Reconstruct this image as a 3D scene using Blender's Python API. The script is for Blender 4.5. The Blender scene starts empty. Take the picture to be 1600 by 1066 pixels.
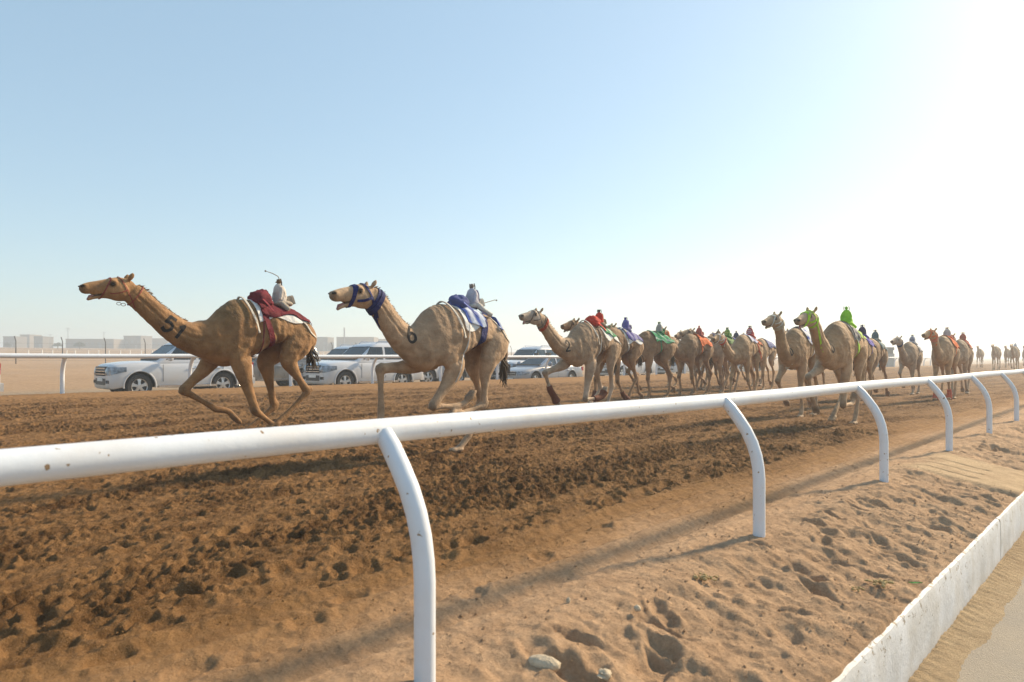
import bpy, bmesh, math, random
import numpy as np
from mathutils import Vector, Matrix, noise as mnoise
from mathutils.bvhtree import BVHTree

C = bpy.context.scene.collection
sc = bpy.context.scene
R = math.radians
random.seed(7)
RNG = np.random.default_rng(11)

# ------------------------------------------------------------------ camera
CZ = 1.30
cam_d = bpy.data.cameras.new('camera')
cam_d.lens = 24.0
cam_d.sensor_width = 36.0
cam_d.shift_y = 27.0 / 1600.0
cam_d.clip_start = 0.05
cam_d.clip_end = 6000
cam_d.dof.use_dof = True
cam_d.dof.focus_distance = 10.5
cam_d.dof.aperture_fstop = 3.5
cam = bpy.data.objects.new('camera', cam_d)
cam.location = (0, 0, CZ)
cam.rotation_euler = (R(90), 0, 0)
C.objects.link(cam)
sc.camera = cam

# ------------------------------------------------------------------ sky, sun, exposure
SUN_AZ, SUN_EL = R(53), R(31)
world = bpy.data.worlds.new('World')
sc.world = world
world.use_nodes = True
wn = world.node_tree
wn.nodes.clear()
sky = wn.nodes.new('ShaderNodeTexSky')
sky.sky_type = 'NISHITA'
sky.sun_disc = False
sky.sun_elevation = SUN_EL
sky.sun_rotation = SUN_AZ
sky.altitude = 300
sky.air_density = 1.15
sky.dust_density = 1.0
sky.ozone_density = .5
bg = wn.nodes.new('ShaderNodeBackground')
bg.inputs['Strength'].default_value = 0.138
wo = wn.nodes.new('ShaderNodeOutputWorld')
gm = wn.nodes.new('ShaderNodeGamma')          # softer contrast of the dusty sky, everywhere alike
gm.inputs['Gamma'].default_value = .90
wn.links.new(sky.outputs[0], gm.inputs[0])
tn = wn.nodes.new('ShaderNodeMix'); tn.data_type = 'RGBA'; tn.blend_type = 'MULTIPLY'; tn.inputs[0].default_value = 1.0
tn.inputs[7].default_value = (.99, 1.03, 1.025, 1)
wn.links.new(gm.outputs[0], tn.inputs[6])
hzm = wn.nodes.new('ShaderNodeMix'); hzm.data_type = 'RGBA'; hzm.inputs[0].default_value = .42   # even veil of dust over the whole sky
hzm.inputs[7].default_value = (1.95, 3.02, 3.80, 1)
wn.links.new(tn.outputs[2], hzm.inputs[6])
wn.links.new(hzm.outputs[2], bg.inputs[0])
wn.links.new(bg.outputs[0], wo.inputs[0])

sun_d = bpy.data.lights.new('sun', 'SUN')
sun_d.energy = 4.9
sun_d.angle = R(5.0)
sun_d.color = (1.0, 0.79, 0.53)
sun = bpy.data.objects.new('sun', sun_d)
sv = Vector((math.sin(SUN_AZ) * math.cos(SUN_EL), math.cos(SUN_AZ) * math.cos(SUN_EL), math.sin(SUN_EL)))
sun.rotation_euler = sv.to_track_quat('Z', 'Y').to_euler()
sun.location = sv * 60
C.objects.link(sun)

sc.view_settings.view_transform = 'Standard'
sc.view_settings.look = 'None'
sc.view_settings.exposure = 0.62
sc.view_settings.gamma = 1.0
sc.view_settings.use_curve_mapping = False
sc.render.engine = 'CYCLES'
sc.cycles.use_denoising = True
sc.cycles.max_bounces = 8
sc.cycles.volume_bounces = 1
sc.cycles.transparent_max_bounces = 12

# ------------------------------------------------------------------ track frame: s along the race track, d across it
TH = R(43.4)
TS = Vector((math.sin(TH), math.cos(TH), 0))
TD = Vector((-math.cos(TH), math.sin(TH), 0))


def sd(s, d, z=0.0):
    p = TS * s + TD * d
    return Vector((p.x, p.y, z))


def to_sd(x, y):
    return x * TS.x + y * TS.y, x * TD.x + y * TD.y


# ------------------------------------------------------------------ numpy noise
def _hash(ix, iy, seed):
    h = (ix.astype(np.int64) * 374761393 + iy.astype(np.int64) * 668265263 + seed * 1274126177) & 0x7fffffff
    h = ((h ^ (h >> 13)) * 1274126177) & 0x7fffffff
    return (h ^ (h >> 16)) & 0xffff


def perlin(x, y, seed=0):
    ix = np.floor(x); iy = np.floor(y)
    fx = x - ix; fy = y - iy
    u = fx * fx * fx * (fx * (fx * 6 - 15) + 10)
    v = fy * fy * fy * (fy * (fy * 6 - 15) + 10)

    def g(ox, oy):
        a = _hash(ix + ox, iy + oy, seed) * (2 * math.pi / 65536)
        return np.cos(a) * (fx - ox) + np.sin(a) * (fy - oy)
    a = g(0, 0); b = g(1, 0); c = g(0, 1); e = g(1, 1)
    return 1.5 * ((a * (1 - u) + b * u) * (1 - v) + (c * (1 - u) + e * u) * v)


def fbm(x, y, seed=0, o=4, gain=.5):
    t = np.zeros_like(x); a = 1.0
    for i in range(o):
        t += a * perlin(x, y, seed + i * 17)
        x = x * 2.03; y = y * 2.03; a *= gain
    return t


def sstep(a, b, x):
    t = np.clip((x - a) / (b - a), 0, 1)
    return t * t * (3 - 2 * t)


# ------------------------------------------------------------------ object helpers
def link(name, me, mat=None, parent=None):
    o = bpy.data.objects.new(name, me)
    C.objects.link(o)
    if mat is not None and me is not None:
        if isinstance(mat, (list, tuple)):
            for m in mat:
                me.materials.append(m)
        else:
            me.materials.append(mat)
    if parent is not None:
        o.parent = parent
    return o


def thing(name, label, cat, loc=(0, 0, 0), rz=0.0, group=None):
    o = bpy.data.objects.new(name, None)
    o.empty_display_size = .2
    C.objects.link(o)
    o.location = loc
    o.rotation_euler = (0, 0, rz)
    tag(o, label, cat, group)
    return o


def tag(o, label=None, cat=None, group=None, kind=None):
    if label: o['label'] = label
    if cat: o['category'] = cat
    if group: o['group'] = group
    if kind: o['kind'] = kind
    return o


def mesh_np(name, V, F, smooth=True):
    V = np.asarray(V, dtype=np.float32); F = np.asarray(F, dtype=np.int32)
    me = bpy.data.meshes.new(name)
    me.vertices.add(len(V)); me.vertices.foreach_set('co', V.ravel())
    k = F.shape[1]
    me.loops.add(len(F) * k); me.loops.foreach_set('vertex_index', F.ravel())
    me.polygons.add(len(F))
    me.polygons.foreach_set('loop_start', np.arange(0, len(F) * k, k, dtype=np.int32))
    me.polygons.foreach_set('loop_total', np.full(len(F), k, dtype=np.int32))
    me.update(calc_edges=True)
    me.polygons.foreach_set('use_smooth', np.full(len(F), smooth))
    return me


def set_col(me, name, rgba):
    a = me.attributes.new(name, 'FLOAT_COLOR', 'POINT')
    a.data.foreach_set('color', np.asarray(rgba, dtype=np.float32).ravel())


class MB:
    """plain mesh collector"""

    def __init__(self):
        self.v = []; self.f = []

    def add(self, v, f):
        n = len(self.v)
        self.v += [tuple(p) for p in v]
        self.f += [tuple(i + n for i in q) for q in f]

    def box(self, c, s, rz=0.0, M=None):
        x, y, z = s[0] / 2, s[1] / 2, s[2] / 2
        vs = [Vector((a * x, b * y, e * z)) for a in (-1, 1) for b in (-1, 1) for e in (-1, 1)]
        if rz: vs = [Matrix.Rotation(rz, 3, 'Z') @ p for p in vs]
        if M is not None: vs = [M @ p for p in vs]
        vs = [p + Vector(c) for p in vs]
        self.add(vs, [(0, 1, 3, 2), (4, 6, 7, 5), (0, 4, 5, 1), (2, 3, 7, 6), (0, 2, 6, 4), (1, 5, 7, 3)])

    def tube(self, pts, rad, n=10, cap=True):
        pts = [Vector(p) for p in pts]
        m = len(pts)
        if not isinstance(rad, (list, tuple)): rad = [rad] * m
        rings = []
        ref = None
        for i, p in enumerate(pts):
            t = (pts[min(i + 1, m - 1)] - pts[max(i - 1, 0)]).normalized()
            if ref is None:
                ref = t.orthogonal().normalized()
            ref = (ref - t * ref.dot(t))
            ref = ref.normalized() if ref.length > 1e-6 else t.orthogonal().normalized()
            b = t.cross(ref)
            rings.append([p + (ref * math.cos(2 * math.pi * k / n) + b * math.sin(2 * math.pi * k / n)) * rad[i] for k in range(n)])
        self.rings(rings, cap)

    def rings(self, rings, cap=True, closed=True):
        n = len(rings[0]); base = len(self.v)
        for r in rings: self.v += [tuple(p) for p in r]
        kk = n if closed else n - 1
        for i in range(len(rings) - 1):
            for k in range(kk):
                a = base + i * n + k; b = base + i * n + (k + 1) % n
                self.f.append((a, b, b + n, a + n))
        if cap and closed:
            self.f.append(tuple(base + k for k in range(n))[::-1])
            e = base + (len(rings) - 1) * n
            self.f.append(tuple(e + k for k in range(n)))

    def ball(self, c, r, nu=12, nv=8, M=None):
        if not isinstance(r, (list, tuple)): r = (r, r, r)
        base = len(self.v)
        for i in range(nv + 1):
            th = math.pi * i / nv
            for k in range(nu):
                ph = 2 * math.pi * k / nu
                p = Vector((r[0] * math.sin(th) * math.cos(ph), r[1] * math.sin(th) * math.sin(ph), r[2] * math.cos(th)))
                if M is not None: p = M @ p
                self.v.append(tuple(p + Vector(c)))
        for i in range(nv):
            for k in range(nu):
                a = base + i * nu + k; b = base + i * nu + (k + 1) % nu
                self.f.append((a, a + nu, b + nu, b))

    def prism(self, poly, axis, a, b):
        """extrude a 2D polygon; axis 'y': poly in xz, axis 'x': poly in yz"""
        n = len(poly)
        def P(p, t):
            if axis == 'y': return (p[0], t, p[1])
            if axis == 'x': return (t, p[0], p[1])
            return (p[0], p[1], t)
        v = [P(p, a) for p in poly] + [P(p, b) for p in poly]
        f = [tuple(range(n))[::-1], tuple(range(n, 2 * n))] + [(i, (i + 1) % n, (i + 1) % n + n, i + n) for i in range(n)]
        self.add(v, f)

    def mesh(self, name='mesh', smooth=True, angle=None, fix=True, dup=False):
        me = bpy.data.meshes.new(name)
        me.from_pydata(self.v, [], self.f)
        if fix or dup:
            bm = bmesh.new(); bm.from_mesh(me)
            if dup: bmesh.ops.remove_doubles(bm, verts=bm.verts, dist=1e-4)
            bmesh.ops.recalc_face_normals(bm, faces=bm.faces)
            bm.to_mesh(me); bm.free()
        if smooth:
            me.polygons.foreach_set('use_smooth', [True] * len(me.polygons))
            if angle: me.set_sharp_from_angle(angle=R(angle))
        me.update()
        return me

    def build(self, name, mat, parent=None, smooth=True, angle=40, **k):
        return link(name, self.mesh(name, smooth, angle, **k), mat, parent)


def apply_mods(me, mods, mats=()):
    """evaluate modifiers on a temporary object, return a new mesh"""
    o = bpy.data.objects.new('temporary', me)
    C.objects.link(o)
    for kind, props in mods:
        m = o.modifiers.new(kind, kind)
        for k, v in props.items(): setattr(m, k, v)
    dg = bpy.context.evaluated_depsgraph_get()
    dg.update()
    out = bpy.data.meshes.new_from_object(o.evaluated_get(dg), depsgraph=dg)
    bpy.data.objects.remove(o)
    return out


def catmull(P, m):
    """resample control rows P (n x k) to m rows"""
    P = np.asarray(P, float); n = len(P)
    t = np.linspace(0, n - 1, m)
    i = np.clip(np.floor(t).astype(int), 0, n - 2); f = (t - i)[:, None]
    p0 = P[np.maximum(i - 1, 0)]; p1 = P[i]; p2 = P[i + 1]; p3 = P[np.minimum(i + 2, n - 1)]
    return .5 * ((2 * p1) + (-p0 + p2) * f + (2 * p0 - 5 * p1 + 4 * p2 - p3) * f * f + (-p0 + 3 * p1 - 3 * p2 + p3) * f ** 3)


# ------------------------------------------------------------------ materials
class NT:
    def __init__(self, name):
        self.m = bpy.data.materials.new(name); self.m.use_nodes = True
        self.t = self.m.node_tree; self.t.nodes.clear()
        self.out = self.n('ShaderNodeOutputMaterial')

    def n(self, kind, **inp):
        nd = self.t.nodes.new(kind)
        for k, v in inp.items():
            k2 = k.replace('_', ' ')
            if k2 in nd.inputs: self.set(nd.inputs[k2], v)
            else: setattr(nd, k, v)
        return nd

    def set(self, sock, v):
        if isinstance(v, bpy.types.NodeSocket): self.t.links.new(v, sock)
        elif isinstance(v, bpy.types.Node): self.t.links.new(v.outputs[0], sock)
        else:
            if sock.type == 'RGBA' and len(v) == 3: v = (*v, 1)
            sock.default_value = v

    def coord(self, which='Object'):
        return self.n('ShaderNodeTexCoord').outputs[which]

    def noise(self, vec, scale, detail=4, rough=.55):
        nd = self.n('ShaderNodeTexNoise', Scale=scale, Detail=detail, Roughness=rough)
        self.set(nd.inputs['Vector'], vec)
        return nd.outputs['Fac']

    def ramp(self, fac, a, b, ca=0.0, cb=1.0):
        nd = self.n('ShaderNodeMapRange')
        self.set(nd.inputs[0], fac)
        for i, v in zip((1, 2, 3, 4), (a, b, ca, cb)): nd.inputs[i].default_value = v
        return nd.outputs[0]

    def mix(self, fac, a, b, blend='MIX'):
        nd = self.n('ShaderNodeMix', data_type='RGBA', blend_type=blend)
        self.set(nd.inputs[0], fac); self.set(nd.inputs[6], a); self.set(nd.inputs[7], b)
        return nd.outputs[2]

    def math(self, op, a, b=0.0):
        nd = self.n('ShaderNodeMath', operation=op)
        self.set(nd.inputs[0], a); self.set(nd.inputs[1], b)
        return nd.outputs[0]

    def attr(self, name, out='Color'):
        nd = self.n('ShaderNodeAttribute', attribute_name=name)
        return nd.outputs[out]

    def bump(self, h, dist, strength=1.0, prev=None):
        nd = self.n('ShaderNodeBump', Distance=dist, Strength=strength)
        self.set(nd.inputs['Height'], h)
        if prev is not None: self.set(nd.inputs['Normal'], prev)
        return nd.outputs[0]

    def bsdf(self, col, rough=.6, normal=None, metal=0.0, spec=.5, **extra):
        nd = self.n('ShaderNodeBsdfPrincipled')
        self.set(nd.inputs['Base Color'], col); self.set(nd.inputs['Roughness'], rough)
        nd.inputs['Metallic'].default_value = metal
        nd.inputs['Specular IOR Level'].default_value = spec
        if normal is not None: self.set(nd.inputs['Normal'], normal)
        for k, v in extra.items(): self.set(nd.inputs[k.replace('_', ' ')], v)
        self.t.links.new(nd.outputs[0], self.out.inputs[0])
        return self.m


def m_plain(name, col, rough=.6, var=.12, scale=30, bump=0.0, metal=0.0, spec=.5, **e):
    k = NT(name)
    co = k.coord()
    nz = k.noise(co, scale, 3)
    c = k.mix(k.ramp(nz, .3, .7), tuple(x * (1 - var) for x in col), tuple(min(1, x * (1 + var)) for x in col))
    nm = k.bump(k.noise(co, scale * 3, 3), bump) if bump else None
    return k.bsdf(c, rough, nm, metal, spec, **e)


_cloth = {}


def m_cloth(col, name='woven_cloth'):
    key = tuple(round(x, 3) for x in col)
    if key not in _cloth:
        k = NT(name)
        co = k.coord()
        c = k.mix(k.ramp(k.noise(co, 9, 4), .3, .7), tuple(x * .8 for x in col), tuple(min(1, x * 1.15) for x in col))
        nm = k.bump(k.noise(co, 14, 4), .03, .7)
        nm = k.bump(k.noise(co, 220, 2), .002, .6, nm)
        _cloth[key] = k.bsdf(c, .8, nm, 0, .25)
    return _cloth[key]


def make_sand():
    k = NT('sand')
    co = k.coord()
    base = k.attr('tint')
    fine = k.noise(co, 60, 5, .7)
    mid = k.noise(co, 5.5, 5, .6)
    big = k.noise(co, .7, 4, .55)
    c = k.mix(k.ramp(mid, .3, .72), k.mix(1.0, base, (.80, .77, .74), 'MULTIPLY'), k.mix(1.0, base, (1.15, 1.14, 1.12), 'MULTIPLY'))
    c = k.mix(k.ramp(big, .35, .7, 0, .45), c, k.mix(1.0, c, (.84, .80, .77), 'MULTIPLY'))
    c = k.mix(k.ramp(fine, .36, .66, 0, .65), c, k.mix(1.0, c, (.70, .67, .64), 'MULTIPLY'))
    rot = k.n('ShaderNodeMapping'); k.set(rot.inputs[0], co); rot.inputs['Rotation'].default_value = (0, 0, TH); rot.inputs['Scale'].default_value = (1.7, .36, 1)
    shade_streak = k.math('MULTIPLY', k.ramp(k.noise(rot.outputs[0], 3.1, 7, .66), .46, .60, 0, .85), k.attr('tint', 'Alpha'))
    c = k.mix(shade_streak, c, k.mix(1.0, c, (.50, .46, .42), 'MULTIPLY'))  # shading of the churned track put into the colour as dark streaks
    peb = k.n('ShaderNodeTexVoronoi', Scale=75.0)
    k.set(peb.inputs['Vector'], co)
    c = k.mix(k.ramp(peb.outputs['Distance'], .10, .2, .35, 0), c, (.42, .33, .24))
    rough = k.math('MULTIPLY', k.noise(rot.outputs[0], 4.2, 7, .68), k.attr('tint', 'Alpha'))
    nm = k.bump(rough, .16, 1.0)
    nm = k.bump(k.noise(co, 28, 6, .7), .016, 1.0, nm)
    nm = k.bump(fine, .012, 1.0, nm)
    nm = k.bump(k.noise(co, 260, 3, .7), .004, 1.0, nm)
    return k.bsdf(c, .95, nm, 0, .12)


def make_white_paint(name, col, rust=.68, scale=6.0, rough=.35):
    k = NT(name)
    co = k.coord()
    dust = k.ramp(k.noise(co, 3.2, 5, .6), .42, .75, 0, .28)
    c = k.mix(dust, col, (.58, .47, .34))
    sp = k.ramp(k.noise(co, 26, 2, .5), rust + .02, rust + .05)
    c = k.mix(sp, c, (.28, .19, .11))
    scr = k.ramp(k.noise(co, 11, 6, .8), .66, .72, 0, .5)
    c = k.mix(scr, c, (.6, .55, .47))
    nm = k.bump(k.noise(co, 22, 4, .6), .003, .5)
    return k.bsdf(c, k.ramp(k.noise(co, 8, 3), .3, .7, rough, rough + .22), nm, 0, .4)


def make_kerb():
    k = NT('peeling_kerb_paint')
    co = k.coord()
    sep = k.n('ShaderNodeSeparateXYZ'); k.set(sep.inputs[0], co)
    z = sep.outputs[2]
    fl = k.noise(co, 17, 7, .68)
    near_top = k.ramp(z, .22, .45, 0.0, .085)
    chip = k.ramp(k.math('ADD', fl, near_top), .655, .68)
    paint = k.mix(k.ramp(k.noise(co, 4, 5), .35, .7), (.74, .75, .76), (.58, .56, .52))
    conc = k.mix(k.noise(co, 40, 4), (.36, .30, .23), (.50, .43, .34))
    c = k.mix(chip, paint, conc)
    low = k.ramp(z, .0, .10, .55, 0.0)
    c = k.mix(k.math('MULTIPLY', low, k.noise(co, 9, 4)), c, (.46, .35, .23))
    nm = k.bump(k.math('SUBTRACT', 1.0, chip), .006, .9)
    nm = k.bump(k.noise(co, 35, 5, .6), .006, .6, nm)
    return k.bsdf(c, .75, nm, 0, .25)


def make_asphalt():
    k = NT('dusty_asphalt')
    co = k.coord()
    c = k.mix(k.noise(co, 150, 3, .8), (.17, .155, .135), (.38, .345, .29))
    c = k.mix(k.ramp(k.noise(co, 1.3, 5), .35, .7, .1, .55), c, (.40, .33, .24))
    v = k.n('ShaderNodeTexVoronoi', Scale=110.0); k.set(v.inputs['Vector'], co)
    nm = k.bump(v.outputs['Distance'], .006, .8)
    nm = k.bump(k.noise(co, 12, 4), .008, .4, nm)
    return k.bsdf(c, .9, nm, 0, .25)


def make_coat():
    k = NT('camel_coat')
    co = k.coord()
    base = k.attr('coat')
    wool = k.attr('coat', 'Alpha')
    mp = k.n('ShaderNodeMapping'); k.set(mp.inputs[0], co); mp.inputs['Scale'].default_value = (1.0, 1.0, .45)
    hair = k.noise(mp.outputs[0], 90, 4, .7)
    c = k.mix(k.ramp(k.noise(co, 7, 5, .6), .3, .7), k.mix(1.0, base, (.70, .68, .66), 'MULTIPLY'), k.mix(1.0, base, (1.22, 1.21, 1.19), 'MULTIPLY'))
    c = k.mix(k.ramp(k.noise(co, 2.3, 3), .42, .62, 0, .4), c, k.mix(1.0, c, (.74, .68, .62), 'MULTIPLY'))
    c = k.mix(k.ramp(hair, .3, .75, 0, .5), c, k.mix(1.0, c, (.66, .64, .62), 'MULTIPLY'))
    tuft = k.noise(co, 22, 5, .65)
    c = k.mix(k.math('MULTIPLY', wool, k.ramp(tuft, .4, .65, 0, .7)), c, k.mix(1.0, c, (.55, .5, .45), 'MULTIPLY'))
    h2 = k.math('MULTIPLY', tuft, wool)
    nm = k.bump(k.noise(co, 9, 4, .6), .022, .8)
    nm = k.bump(h2, .05, .9, nm)
    nm = k.bump(k.noise(co, 34, 4, .7), .008, .8, nm)
    nm = k.bump(hair, .006, .9, nm)
    return k.bsdf(c, .72, nm, 0, .25, Sheen_Weight=.25, Sheen_Roughness=.4, Sheen_Tint=(1, .85, .65))


def make_glass():
    k = NT('tinted_glass')
    tr = k.n('ShaderNodeBsdfTransparent', Color=(.30, .34, .34, 1))
    gl = k.n('ShaderNodeBsdfGlossy', Color=(.9, .95, 1, 1), Roughness=.03)
    fr = k.n('ShaderNodeFresnel', IOR=1.5)
    mx = k.n('ShaderNodeMixShader')
    k.set(mx.inputs[0], k.ramp(fr.outputs[0], 0, 1, .04, .55))
    k.t.links.new(tr.outputs[0], mx.inputs[1]); k.t.links.new(gl.outputs[0], mx.inputs[2])
    k.t.links.new(mx.outputs[0], k.out.inputs[0])
    return k.m


def make_carpaint(name, col):
    k = NT(name)
    co = k.coord()
    sep = k.n('ShaderNodeSeparateXYZ'); k.set(sep.inputs[0], co)
    dust = k.math('MULTIPLY', k.ramp(sep.outputs[2], .25, 1.1, .65, .08), k.ramp(k.noise(co, 3, 5), .3, .75, .3, 1.0))
    c = k.mix(dust, col, (.50, .41, .30))
    return k.bsdf(c, k.ramp(dust, 0, .5, .22, .6), None, 0, .5, Coat_Weight=.5, Coat_Roughness=.1)


M = dict(
    sand=make_sand(), rail=make_white_paint('white_rail_paint', (.67, .72, .78)),
    kerb=make_kerb(), asphalt=make_asphalt(), coat=make_coat(), glass=make_glass(),
    white=make_carpaint('white_car_paint', (.52, .55, .60)), silver=make_carpaint('silver_car_paint', (.20, .25, .33)),
    grey=make_carpaint('dark_grey_car_paint', (.09, .10, .115)),
    tyre=m_plain('tyre_rubber', (.035, .032, .03), .85, .2), alloy=m_plain('alloy_rim', (.62, .62, .62), .3, .08, metal=.7),
    trim=m_plain('black_plastic_trim', (.04, .04, .042), .5), chrome=m_plain('chrome_trim', (.62, .63, .65), .18, .05, metal=.9),
    lampglass=m_plain('headlamp_glass', (.20, .22, .25), .15, .8, 9, metal=.4), red=m_plain('tail_lamp_red', (.45, .03, .03), .25),
    amber=m_plain('indicator_amber', (.6, .25, .04), .3), plate=m_plain('number_plate', (.7, .7, .68), .5),
    interior=m_plain('car_interior', (.10, .085, .07), .8), skin=m_plain('skin', (.30, .17, .11), .55),
    eye=m_plain('dark_eye', (.012, .009, .007), .08), hair=m_plain('dark_tail_hair', (.045, .028, .016), .8, .3, 60),
    mane=m_plain('brown_mane_hair', (.20, .115, .05), .85, .3, 60), tongue=m_plain('tongue', (.30, .13, .11), .4),
    ink=m_plain('black_number_paint', (.022, .018, .016), .9, .3, 40), gap=m_plain('dark_opening', (.02, .015, .012), .9),
    steel=m_plain('galvanised_steel', (.25, .25, .25), .5, metal=.6), darkpost=m_plain('dark_fence_steel', (.05, .048, .045), .6),
    stone=m_plain('pale_stone', (.46, .38, .27), .8, .2, 20, .01), dung=m_plain('dry_straw_dung', (.50, .37, .17), .95, .3, 60, .01),
    leaf=m_plain('green_leaf', (.10, .30, .03), .5), plaster=m_plain('pale_plaster', (.20, .165, .13), .9),
    plaster2=m_plain('grey_plaster', (.15, .13, .11), .9), shutter=m_plain('dark_window', (.16, .16, .16), .5),
    whitewash=m_plain('white_wash', (.74, .72, .68), .8), bark=m_plain('bark', (.12, .09, .06), .9),
    foliage=m_plain('dusty_foliage', (.075, .085, .045), .9, .4, 4), cable=m_plain('thin_wire', (.12, .11, .1), .5),
    nail=m_plain('toe_nail', (.09, .06, .04), .5), wood=m_plain('whip_cane', (.22, .17, .12), .6),
)

# ------------------------------------------------------------------ ground relief
KD = np.array([-400, -12, -7, 1.05, 1.25, 1.6, 2.0, 2.25, 2.6, 3.2, 7.0, 9.3, 12, 18, 19.6, 20.3, 21.6, 24, 33, 38, 60, 88, 150, 300, 340, 1000.])
KZ = np.array([-.9, -.7, -.6, -.178, -.130, -.075, .015, .02, -.01, 0.0, 0.0, .10, .15, .35, .42, .41, -.02, -.1, -.1, .05, .3, .6, 1.8, 5.2, 5.4, 5.0])


def slope_s(s, d):
    w = sstep(3.5, 8, d) * (1 - sstep(18, 20, d))
    return -.005 * np.clip(s - 6, 0, 25) * w * (1 - sstep(35, 70, s))


def g0(s, d):
    return float(np.interp(d, KD, KZ) + slope_s(np.array([float(s)]), np.array([float(d)]))[0])


def gxy(x, y):
    return g0(*to_sd(x, y))


def spaced(a, b, h0, h1):
    """from a to b with steps growing from h0 to h1"""
    out = [a]; x = a
    while True:
        t = (x - a) / (b - a)
        h = h0 * (h1 / h0) ** t
        x += h
        if x >= b: break
        out.append(x)
    return out


sL = np.array(spaced(-900, -60, 120, 14) + spaced(-60, -3, 10, .3) + spaced(-3, -.4, .25, .03) + spaced(-.4, 6.5, .0165, .0165)
              + spaced(6.5, 16, .0165, .06) + spaced(16, 45, .06, .35) + spaced(45, 150, .4, 4) + spaced(150, 900, 5, 90) + [900.])
d_far = spaced(21.4, 33, .10, .3)
dL = np.array(spaced(1.072, 6.0, .0145, .0145) + spaced(6.0, 12, .0145, .05) + spaced(12, 21.4, .05, .10) + d_far + spaced(33, 120, .4, 4) + spaced(120, 900, 5, 90) + [900.])
S, D = np.meshgrid(sL, dL, indexing='ij')
H = np.interp(D, KD, KZ) + slope_s(S, D)
# detail fades with distance
near = 1 - sstep(18, 60, np.hypot(S, D))
trk = sstep(2.9, 4.1, D + .35 * fbm(S * .35, D * .6, 3, 3)) * (1 - sstep(17.2, 19.0, D + .3 * fbm(S * .3, D, 5, 2)))
verge = 1 - sstep(1.9, 2.35, D + .12 * fbm(S * 1.1, D * 1.1, 9, 3))
churn = sstep(-.30, .40, fbm(S * .30, D * 1.15, 21, 5) + .08)
clod = fbm(S * 5.0, D * 8.2, 31, 5, .62)
ridge = 1 - np.abs(fbm(S * 5.2, D * 6.5, 37, 4, .55)) * 1.9
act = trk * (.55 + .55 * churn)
H += act * near * (.024 * clod + .011 * ridge + .018 * fbm(S * 17, D * 19, 43, 3, .6))
H += trk * (1 - near) * .03 * fbm(S * 1.4, D * 2.2, 47, 3)
H += (1 - trk) * near * (.008 * fbm(S * 9, D * 10, 51, 4, .6) + .005 * fbm(S * 26, D * 26, 53, 2))
# long wheel and drag lines beside the rail
band = sstep(2.15, 2.5, D) * (1 - sstep(3.4, 4.6, D))
wob = .07 * fbm(S * .18, S * 0 + 3.3, 57, 3)
H += near * band * .020 * (np.sin((D + wob) * 19.0) * .6 + np.sin((D + wob) * 43.0 + 1.0) * .35)
H += near * -.022 * np.exp(-((D + wob - 2.62) / .07) ** 2)
# verge: humps running down the bank
H += verge * near * (.034 * fbm(S * 2.6, D * 1.3, 61, 4) + .022 * fbm(S * 6.5, D * 5.0, 63, 4))
ramp_s = (9.1, 10.9)      # smooth raked patch on the bank
inr = sstep(ramp_s[0], ramp_s[0] + .18, S + .12 * D) * (1 - sstep(ramp_s[1] - .18, ramp_s[1], S + .12 * D)) * verge
Hs = np.interp(D, KD, KZ) + .02
H = H * (1 - inr) + inr * Hs


def stamp(s0, d0, a, b, ang, depth, rim, seed=0):
    r = max(a, b) * 1.9
    i0, i1 = np.searchsorted(sL, (s0 - r, s0 + r)); j0, j1 = np.searchsorted(dL, (d0 - r, d0 + r))
    if i1 - i0 < 3 or j1 - j0 < 3: return
    s_ = S[i0:i1, j0:j1] - s0; d_ = D[i0:i1, j0:j1] - d0
    ca, sa = math.cos(ang), math.sin(ang)
    u = (s_ * ca + d_ * sa) / a; v = (-s_ * sa + d_ * ca) / b
    q = np.sqrt(u * u + v * v) * (1 + .22 * perlin(s_ * 14 + s0 * 7, d_ * 14 + d0 * 7, seed))
    H[i0:i1, j0:j1] += -depth * (1 - sstep(.45, 1.05, q)) + rim * np.exp(-((q - 1.22) / .24) ** 2)


rr = random.Random(5)
for k in range(3600):     # hoof prints
    d0 = 3.5 + (rr.random() ** 1.5) * 14.5
    s0 = -.3 + rr.random() * (8 + d0 * 1.6)
    if rr.random() > .35 + .65 * float(sstep(-.25, .3, fbm(np.array([s0 * .22]), np.array([d0 * .75]), 21, 4))[0]): continue
    sc_ = rr.uniform(.75, 1.25)
    stamp(s0, d0, .10 * sc_, .068 * sc_, rr.gauss(0, .35), rr.uniform(.012, .034), rr.uniform(.006, .018), k)
for s0, d0 in ((1.75, 3.05), (1.15, 2.95), (2.6, 2.75), (2.1, 3.2), (.95, 3.3), (4.3, 3.1), (2.9, 3.35), (3.4, 2.95)):
    stamp(s0, d0, .11, .065, .1, .026, .010, 3)
for k in range(95):       # shoe prints and dents on the bank
    d0 = rr.uniform(1.2, 2.0); s0 = rr.uniform(1.2, 16)
    if ramp_s[0] - .3 < s0 + .12 * d0 < ramp_s[1] + .2: continue
    stamp(s0, d0, rr.uniform(.09, .17), rr.uniform(.05, .08), rr.gauss(1.25, .5), rr.uniform(.016, .038), rr.uniform(.004, .014), k)
stamp(2.62, 1.62, .16, .09, .1, .042, .012, 2)
stamp(2.36, 1.74, .10, .06, .5, .025, .008, 2)
for c_, w_ in ((9.52, .018), (9.88, .018), (10.25, .018)):
    L_ = np.exp(-((S + .12 * D - c_ - .02 * np.sin(D * 3)) / w_) ** 2) * sstep(1.45, 1.52, D) * (1 - sstep(2.05, 2.2, D))
    H -= .028 * L_
H[:, 0] -= .06      # the sheet tucks in behind the kerb
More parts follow.
